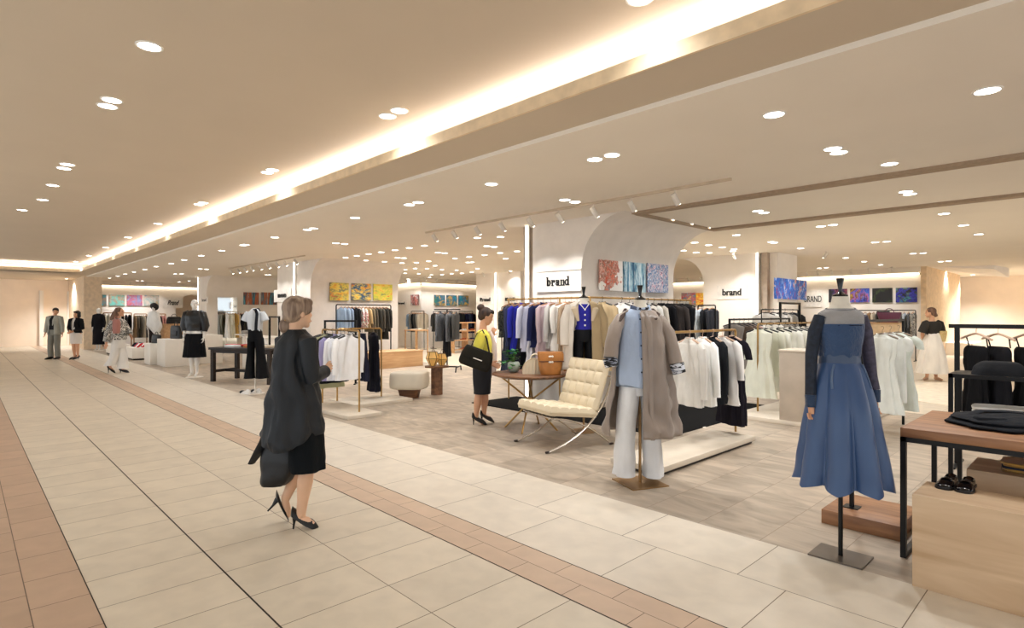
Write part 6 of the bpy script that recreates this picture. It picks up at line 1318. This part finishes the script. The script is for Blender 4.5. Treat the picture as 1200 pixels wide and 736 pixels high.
cloth_loft(b, [P.sec(364, 735, 765, .08), P.sec(368, 727, 772, .105), P.sec(374, 724, 777, .13), P.sec(390, 722, 779, .16), P.sec(420, 720, 782, .18), P.sec(455, 717, 786, .2), P.sec(485, 712, 790, .22), P.sec(508, 710, 793, .24)], 5, 96, (.004, .028), 7, 2, .022, arc=(N0 - .12, N0 + 2 * PI - 1.15), pow2=1.2)
solid(b.build('trench_coat', tp, t), .01)
MB().tube([P(752, 366, -.1), P(755, 380, -.165), P(756, 410, -.19), P(756, 450, -.21), P(757, 509, -.25)], [(.01, .02), (.01, .03), (.008, .02), (.008, .018), (.008, .018)], 8, up=(0, 1, 0)).build('coat_front_edge', tp, t)
MB().tube([P(734, 362, .04), P(728, 370, -.06), P(724, 376, -.11)], [(.006, .014), (.006, .022), (.004, .012)], 8).tube([P(766, 362, .04), P(769, 368, -.06), P(764, 374, -.13)], [(.006, .014), (.006, .022), (.004, .012)], 8).build('coat_collar', C_('4a3d38'), t)
for pts_, cuff in (([P(728, 372, -.0), P(719, 385, -.09), P(714, 402, -.13), P(712, 418, -.16)], [P(711, 418, -.16), P(713, 428, -.17)]), ([P(773, 373, 0), P(782, 390, -.04), P(786, 410, -.08), P(788, 425, -.1)], [P(789, 425, -.1), P(792, 436, -.11)])):
    b = MB(); b.tube(pts_, [(.045, .05), (.055, .062), (.056, .062), (.06, .062)], 18); b.build('coat_sleeve', tp, t)
    MB().tube(cuff, [(.063, .066), (.056, .06)], 18).build('rolled_cuff', pattern('print_cuff', ['101216', 'd8dce4', '101216', '8a90a0'], 40, stretch=(.3, .3, 1.5)), t)
# ===== blue dress form
P = Fr(985, 3.55)
t = thing('dress_form', P.loc, YAW, 'dress form in a navy sheer-sleeved top and long blue satin skirt on a steel base', 'mannequin')
MB().box((0, .0, .005), (.3, .24, .01), rz=-YAW).build('base_plate', STEEL, t); MB().tube([(0, 0, .008), (0, 0, .9)], .013).build('pole', BLACKM, t)
b = MB(); cloth_loft(b, [P.sec(347.5, 976, 994, .044), P.sec(356, 974, 995, .048), P.sec(362, 970, 1000, .062), P.sec(368, 961, 1010, .085), P.sec(385, 960, 1010, .1), P.sec(412, 965, 1004, .085), P.sec(440, 960, 1008, .1)], 4, 40); b.build('torso', LINEN, t)
finial(t, P(984.5, 347.5), .86)
nv = C_('35455e', 'knit'); shm = mat('sheer_mesh', 'a5a6ac', .7, 0, .03, 60, alpha=.4)
b = MB(); cloth_loft(b, [P.sec(361.5, 970, 1000, .066), P.sec(366.5, 960.5, 1009, .09), P.sec(373, 958.5, 1011, .105), P.sec(380.5, 959, 1010.5, .112)], 4, 48, (0, 0), 5); solid(b.build('sheer_yoke', shm, t), .001)
b = MB(); cloth_loft(b, [P.sec(379.5, 958.5, 1010.5, .114), P.sec(390, 959, 1009.5, .12), P.sec(405, 961, 1007, .108), P.sec(415, 962, 1006, .1), P.sec(418, 963, 1005, .095)], 4, 56, (.001, .006), 11, 0, .005); b.build('bodice', C_('3d5274', 'knit'), t)
MB().tube([P(985, 362, 0) + Vector((.083 * math.cos(a), .07 * math.sin(a), .004 * math.cos(a) - .008 * -math.sin(a))) for a in [2 * PI * i / 24 for i in range(25)]], .004, 6, cap=False).build('neck_binding', C_('141a2a'), t)
MB().tube([P(959, 381, -.03), P(972, 381, -.1), P(985, 381, -.117), P(998, 381, -.1), P(1010, 381, -.03)], .0025, 6).build('yoke_seam', C_('141a2a'), t)
for k, pts_ in enumerate(([P(962, 371, .0), P(955, 388, 0), P(951, 415, 0), P(949, 440, -.01), P(948, 462, -.02)], [P(1008, 371, 0), P(1014, 388, 0), P(1018, 415, 0), P(1020, 440, -.01), P(1022, 456, -.02)])):
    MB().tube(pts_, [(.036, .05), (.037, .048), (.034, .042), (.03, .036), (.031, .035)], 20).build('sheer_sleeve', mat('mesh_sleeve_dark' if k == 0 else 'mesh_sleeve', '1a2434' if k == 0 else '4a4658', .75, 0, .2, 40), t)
    e = pts_[-1]; MB().tube([e, e + Vector((0, -.005, -.075))], [(.034, .036), (.03, .034)], 18).build('cuff', nv, t)
    hd = Vector((.02, -.05, -1)).normalized(); b = MB(); w = e + Vector((0, -.005, -.07)); b.tube([w, w + hd * .02, w + hd * .045], [(.018, .024), (.012, .03), (.011, .028)], 12)
    for q in range(4): p_ = w + hd * .042 + Vector((-.021 + q * .014, 0, 0)); b.tube([p_, p_ + hd * .02 + Vector((0, -.003, 0)), p_ + hd * .03 + Vector((0, -.014, 0)), p_ + hd * .03 + Vector((0, -.022, 0))], .0065, 8)
    b.tube([w + hd * .01 + Vector((-.02 if k else .02, -.01, 0)), w + hd * .035 + Vector((-.03 if k else .03, -.025, 0))], [.009, .006], 8); b.build('hand', SKIN, t)
bs = mat('blue_satin', '36527e', .33, 0, .05, 5, .5, 6, sheen=.1, stretch=(1, 1, .4))
b = MB(); cloth_loft(b, [P.sec(415, 962.5, 1005.5, .1), P.sec(418, 962, 1006, .103), P.sec(423, 961.5, 1006.5, .106), P.sec(426, 961.5, 1006.5, .106)], 3, 48); b.build('waistband', C_('3a4d6c', 'satin'), t)
# pleated skirt: deep folds that open towards the hem
rings = []; n = 120
secs = catmull([P.sec(424, 962, 1006, .104), P.sec(440, 958, 1011, .14), P.sec(470, 952, 1018, .19), P.sec(510, 947, 1025, .225), P.sec(545, 943, 1030, .25), P.sec(562, 941, 1032, .26)], 5)
for i, (x, y, z, a_, b_, yw) in enumerate(secs):
    u = i / (len(secs) - 1); ring = []
    for j in range(n):
        th = 2 * PI * j / n; f = .006 * u + .05 * u * (1 - abs((th * 8 / (2 * PI) + .3) % 1 * 2 - 1) ** 2.2 * 1.6); c_, s_ = math.cos(th), math.sin(th)
        q = Vector((x + (a_ + f - .02 * u) * c_, y + (b_ + f - .02 * u) * s_, z - .035 * u ** 3 * (1 - abs((th * 8 / (2 * PI) + .3) % 1 * 2 - 1)))); nz = noise.noise(q * 7) * .012 * u; ring.append(q + Vector((c_ * nz, s_ * nz, 0)))
    rings.append(ring)
MB().loft(rings).build('satin_skirt', bs, t)
for s, pts_ in [(sg, [P(985 + sg * x, y, -w) for x, y, w in ((16, 426, .078), (19, 434, .085), (21, 444, .1), (22, 453, .115))]) for sg in (-1, 1)]: MB().tube(pts_, [(.006, .012)] * 4, 8).build('pocket_ruffle', C_('5a7090', 'satin'), t)
# ===== vest form
P = Fr(684, 7.35)
t = thing('dress_form', P.loc, YAW, 'dress form in a royal blue vest and open beige coat behind the lounge chair', 'mannequin')
MB().lathe([(.001, 0), (.16, 0), (.16, .01), (.001, .012)], n=32).build('base_plate', GOLDB, t); MB().tube([(0, 0, .01), (0, 0, .95)], .013).build('pole', GOLDB, t)
b = MB(); cloth_loft(b, [P.sec(349, 679, 689, .05), P.sec(354, 678, 690, .055), P.sec(359, 670, 698, .08), P.sec(375, 670, 698, .11), P.sec(395, 674, 695, .1)], 4, 32); b.build('torso', LINEN, t); finial(t, P(684, 349.2), 1.1)
b = MB(); cloth_loft(b, [P.sec(356.5, 674, 695, .085), P.sec(361, 672, 697, .105), P.sec(372, 671.5, 697, .125), P.sec(384, 672.5, 696, .12), P.sec(386, 672.5, 696, .12)], 4, 40, (0, .004), 7); b.build('blue_vest', C_('2c2c9c', 'knit'), t)
for y in (363, 369, 375, 381): MB().ball(P(684, y, -.135), (.012, .006, .012), 8, 6).build('button', TRIMW, t)
MB().tube([P(678.5, 356, -.085), P(684, 363, -.128), P(689.5, 356, -.085)], .007, 6).build('neck_trim', TRIMW, t)
b = MB(); cloth_loft(b, [P.sec(384, 673, 695, .115), P.sec(394, 671.5, 697, .13), P.sec(400, 672, 697, .12)], 3, 32); cloth_loft(b, [P.sec(398, 672, 684, .12), P.sec(425, 672, 683, .1), P.sec(470, 672, 682, .09)], 4, 24, (0, .006), 5, 0, .01); cloth_loft(b, [P.sec(398, 685, 697, .12), P.sec(425, 686, 697, .1), P.sec(470, 687, 697, .09)], 4, 24, (0, .006), 5, 2, .01); b.build('black_trousers', C_('17181b'), t)
for side, c, arc, xl in ((0, C_('c9c0b4'), (PI / 2, 1.5 * PI - .62), 0), (1, C_('a5906e'), (-PI / 2 + .35, PI / 2), 1)):
    b = MB(); cloth_loft(b, [P.sec(353.5, 675, 694, .09), P.sec(357, 668, 701, .13), P.sec(364, 665, 704, .15), P.sec(385, 662, 706, .17), P.sec(410, 660, 707, .19), P.sec(432, 658, 708, .21)], 4, 40, (.001, .014), 7, 1, .012, arc=arc); solid(b.build('coat_half', c, t), .01)
    pts_ = [P(668, 359), P(662, 375, -.05), P(661, 392, -.08), P(661, 404, -.1)] if side == 0 else [P(700, 359), P(706, 375, -.04), P(707, 392, -.06), P(708, 406, -.06)]
    MB().tube(pts_, [.062, .066, .06, .057], 16).build('coat_sleeve', c, t)
MB().tube([P(675, 354, -.02), P(672, 362, -.14), P(676, 376, -.17)], [(.01, .03), (.01, .045), (.006, .015)], 8).tube([P(694, 354, -.02), P(696, 362, -.13), P(692, 376, -.17)], [(.01, .03), (.01, .045), (.006, .015)], 8).build('lapel', C_('b8a68c'), t)
# ===== flared trousers form
P = Fr(299, 10.85)
t = thing('dress_form', P.loc, YAW, 'headless mannequin in a white bow blouse and black flared trousers by the dark table', 'mannequin')
MB().lathe([(.001, 0), (.17, 0), (.17, .008), (.001, .01)], n=32).build('base_plate', TRIMW, t); MB().tube([(0, 0, .01), (0, 0, .9)], .014).build('pole', TRIMW, t)
b = MB(); cloth_loft(b, [P.sec(361, 297, 302, .04), P.sec(364, 296.5, 303, .05), P.sec(367, 291, 307, .09), P.sec(388, 293, 306, .09), P.sec(396, 292, 307, .1)], 4, 28); b.build('torso', MANW, t)
b = MB(); cloth_loft(b, [P.sec(361.5, 296.5, 302.5, .055), P.sec(364, 293.5, 305, .1), P.sec(368, 290.5, 307, .13), P.sec(378, 291, 307, .14), P.sec(388, 292, 306.5, .12)], 4, 40, (.001, .006), 7, 0, .006)
b.build('white_blouse', C_('cfd6de'), t)
for a_, c_ in (((291.5, 366), (287.5, 376)), ((306.5, 366), (310.5, 376))): MB().tube([P(*a_), P((a_[0] + c_[0]) / 2, 371), P(*c_), ], [.06, .075, .08], 16).build('short_sleeve', C_('cfd6de'), t)
MB().tube([P(299.5, 363, 0) + Vector((.05 * math.cos(a), .055 * math.sin(a), 0)) for a in [2 * PI * i / 14 for i in range(15)]], .014, 6, cap=False).tube([P(302, 363, -.09), P(305, 368, -.14), P(304.5, 380, -.16), P(304, 387, -.15)], [(.01, .03)] * 4, 6).tube([P(300, 363, -.09), P(306, 361.5, -.12), P(308, 365, -.1)], [(.01, .03)] * 3, 6).build('neck_bow', C_('22242c'), t)
b = MB(); cloth_loft(b, [P.sec(386, 291.5, 306.5, .125), P.sec(394, 291, 307.5, .14), P.sec(400, 291, 308, .135)], 3, 36)
cloth_loft(b, [P.sec(396, 291, 300, .13), P.sec(415, 290.5, 299, .12), P.sec(432, 289, 299, .14), P.sec(443, 288, 299.5, .16)], 4, 32, (.001, .012), 5, 0, .006); cloth_loft(b, [P.sec(396, 299, 308, .13), P.sec(415, 301, 310, .12), P.sec(432, 301.5, 313, .14), P.sec(443, 301.5, 315, .16)], 4, 32, (.001, .012), 5, 2, .006)
b.build('flared_trousers', C_('121317'), t)
for i, (px, w) in enumerate(((290, -.08), (299, .06))):
    q = P(px, 459, w); b = MB(); shoe(b, q.x, q.y, 0, 2.6, .26, .045, .07); 
    l = Vector(P.loc) ; o = b.build('flat_shoe', C_('ecebe8'), None, loc=l + Vector((0, 0, .0)), rz=YAW); tag(o, 'white shoe with black toe, %s one below the flared trousers' % ('left', 'right')[i], 'shoe', 'white shoes under the flared trousers')
    b = MB(); b.ball((q.x + .1 * math.cos(2.6), q.y + .1 * math.sin(2.6), .03), (.05, .05, .035)); b.build('black_toe', BLACKL, o)
# ===== full white mannequins
def full_form(px, d, label, k=1.0, headc=True):
    P = Fr(px, d); t = thing('mannequin', P.loc, YAW, label, 'mannequin'); g = lambda x, z, w=0: Vector((x * k, w * k, z * k))
    J = dict(head=g(0, 1.63), neck=g(0, 1.48), chest=g(0, 1.32), pelvis=g(0, 1.0), sh=(g(-.17, 1.43), g(.17, 1.43)), el=(g(-.23, 1.15), g(.24, 1.15)), wr=(g(-.2, .92, -.05), g(.22, .9, -.03)), hip=(g(-.08, .95), g(.08, .95)), kn=(g(-.07, .52), g(.06, .52)), an=(g(-.06, .1), g(.05, .1)), toe=(g(-.08, .03, -.12), g(.08, .03, -.12)))
    human(t, J, MANW, .009, hf=-PI / 2 + .3, face=False, k=k, tor=.95, name='body_form'); MB().lathe([(.001, 0), (.18 * k, 0), (.18 * k, .008), (.001, .01)], n=32).build('base_plate', TRIMW, t)
    return t, J, P, g
t, J, P, g = full_form(228, 13.64, 'white mannequin in a black bomber jacket and black pleated skirt beside the dark table', 1.06)
bj = mat('black_bomber', '121316', .35, 0, .3, 7, .5, 8); b = MB(); cloth_loft(b, [(*g(0, 1.5), .08, .07), (*g(0, 1.46), .17, .1), (*g(0, 1.36), .22, .15), (*g(0, 1.2), .22, .16), (*g(0, 1.08), .21, .15), (*g(0, 1.04), .19, .14)], 4, 44, (.002, .012), 7, 0, .02); b.build('bomber_jacket', bj, t)
for i in (0, 1): a_, c_, d_ = J['sh'][i], J['el'][i], J['wr'][i]; MB().tube([a_.lerp(J['neck'], .2), a_, a_.lerp(c_, .5), c_, c_.lerp(d_, .5)], [.07, .09, .1, .095, .06], 16).build('jacket_sleeve', bj, t)
b = MB(); cloth_loft(b, [(*g(0, 1.06), .17, .13), (*g(0, .98), .2, .15)], 2, 40, (.002, .006), 9); b.build('white_hem', C_('e9e7e2'), t)
b = MB(); cloth_loft(b, [(*g(0, 1.02), .16, .13), (*g(0, .9), .2, .16), (*g(0, .65), .22, .19), (*g(0, .45), .235, .21)], 5, 80, (.003, .02), 14, 0, .004); b.build('pleated_skirt', C_('101115'), t)
t, J, P, g = full_form(180, 24.0, 'white mannequin with round black hair and a white poncho behind the bag plinths', 1.08)
b = MB(); b.ball(g(0, 1.7, .02), (.15, .13, .14)); b.ball(g(0, 1.66, .08), (.16, .1, .15)); b.build('black_wig', mat('black_hair', '15110f', .5), t)
b = MB(); cloth_loft(b, [(*g(0, 1.5), .08, .07), (*g(0, 1.42), .18, .12), (*g(0, 1.2), .24, .18), (*g(0.03, .95), .3, .2), (*g(.08, .78), .2, .16), (*g(.12, .58), .03, .1)], 5, 48, (.002, .012), 6, 0, .01); b.build('white_poncho', C_('dfe0de'), t)
b = MB()
for i in (0, 1): cloth_loft(b, [(*J['hip'][i], .11, .12), (*J['kn'][i], .1, .11), (*J['an'][i], .09, .1)], 4, 24)
b.build('dark_trousers', C_('2a2322'), t)
t, J, P, g = full_form(115.5, 23.6, 'white mannequin in a long black long-sleeved dress beside the corridor pilaster', 1.0)
bk = C_('141318'); b = MB(); cloth_loft(b, [(*g(0, 1.52), .07, .06), (*g(0, 1.46), .16, .1), (*g(0, 1.35), .2, .14), (*g(0, 1.1), .17, .13), (*g(0, .8), .2, .16), (*g(0, .25), .21, .17)], 5, 44, (.001, .012), 7, 0, .01); b.build('black_dress', bk, t)
for i in (0, 1): a_, c_, d_ = J['sh'][i], J['el'][i], J['wr'][i]; MB().tube([a_.lerp(J['neck'], .2), a_, a_.lerp(c_, .5), c_, c_.lerp(d_, .8)], [.06, .07, .065, .06, .05], 16).build('dress_sleeve', bk, t)
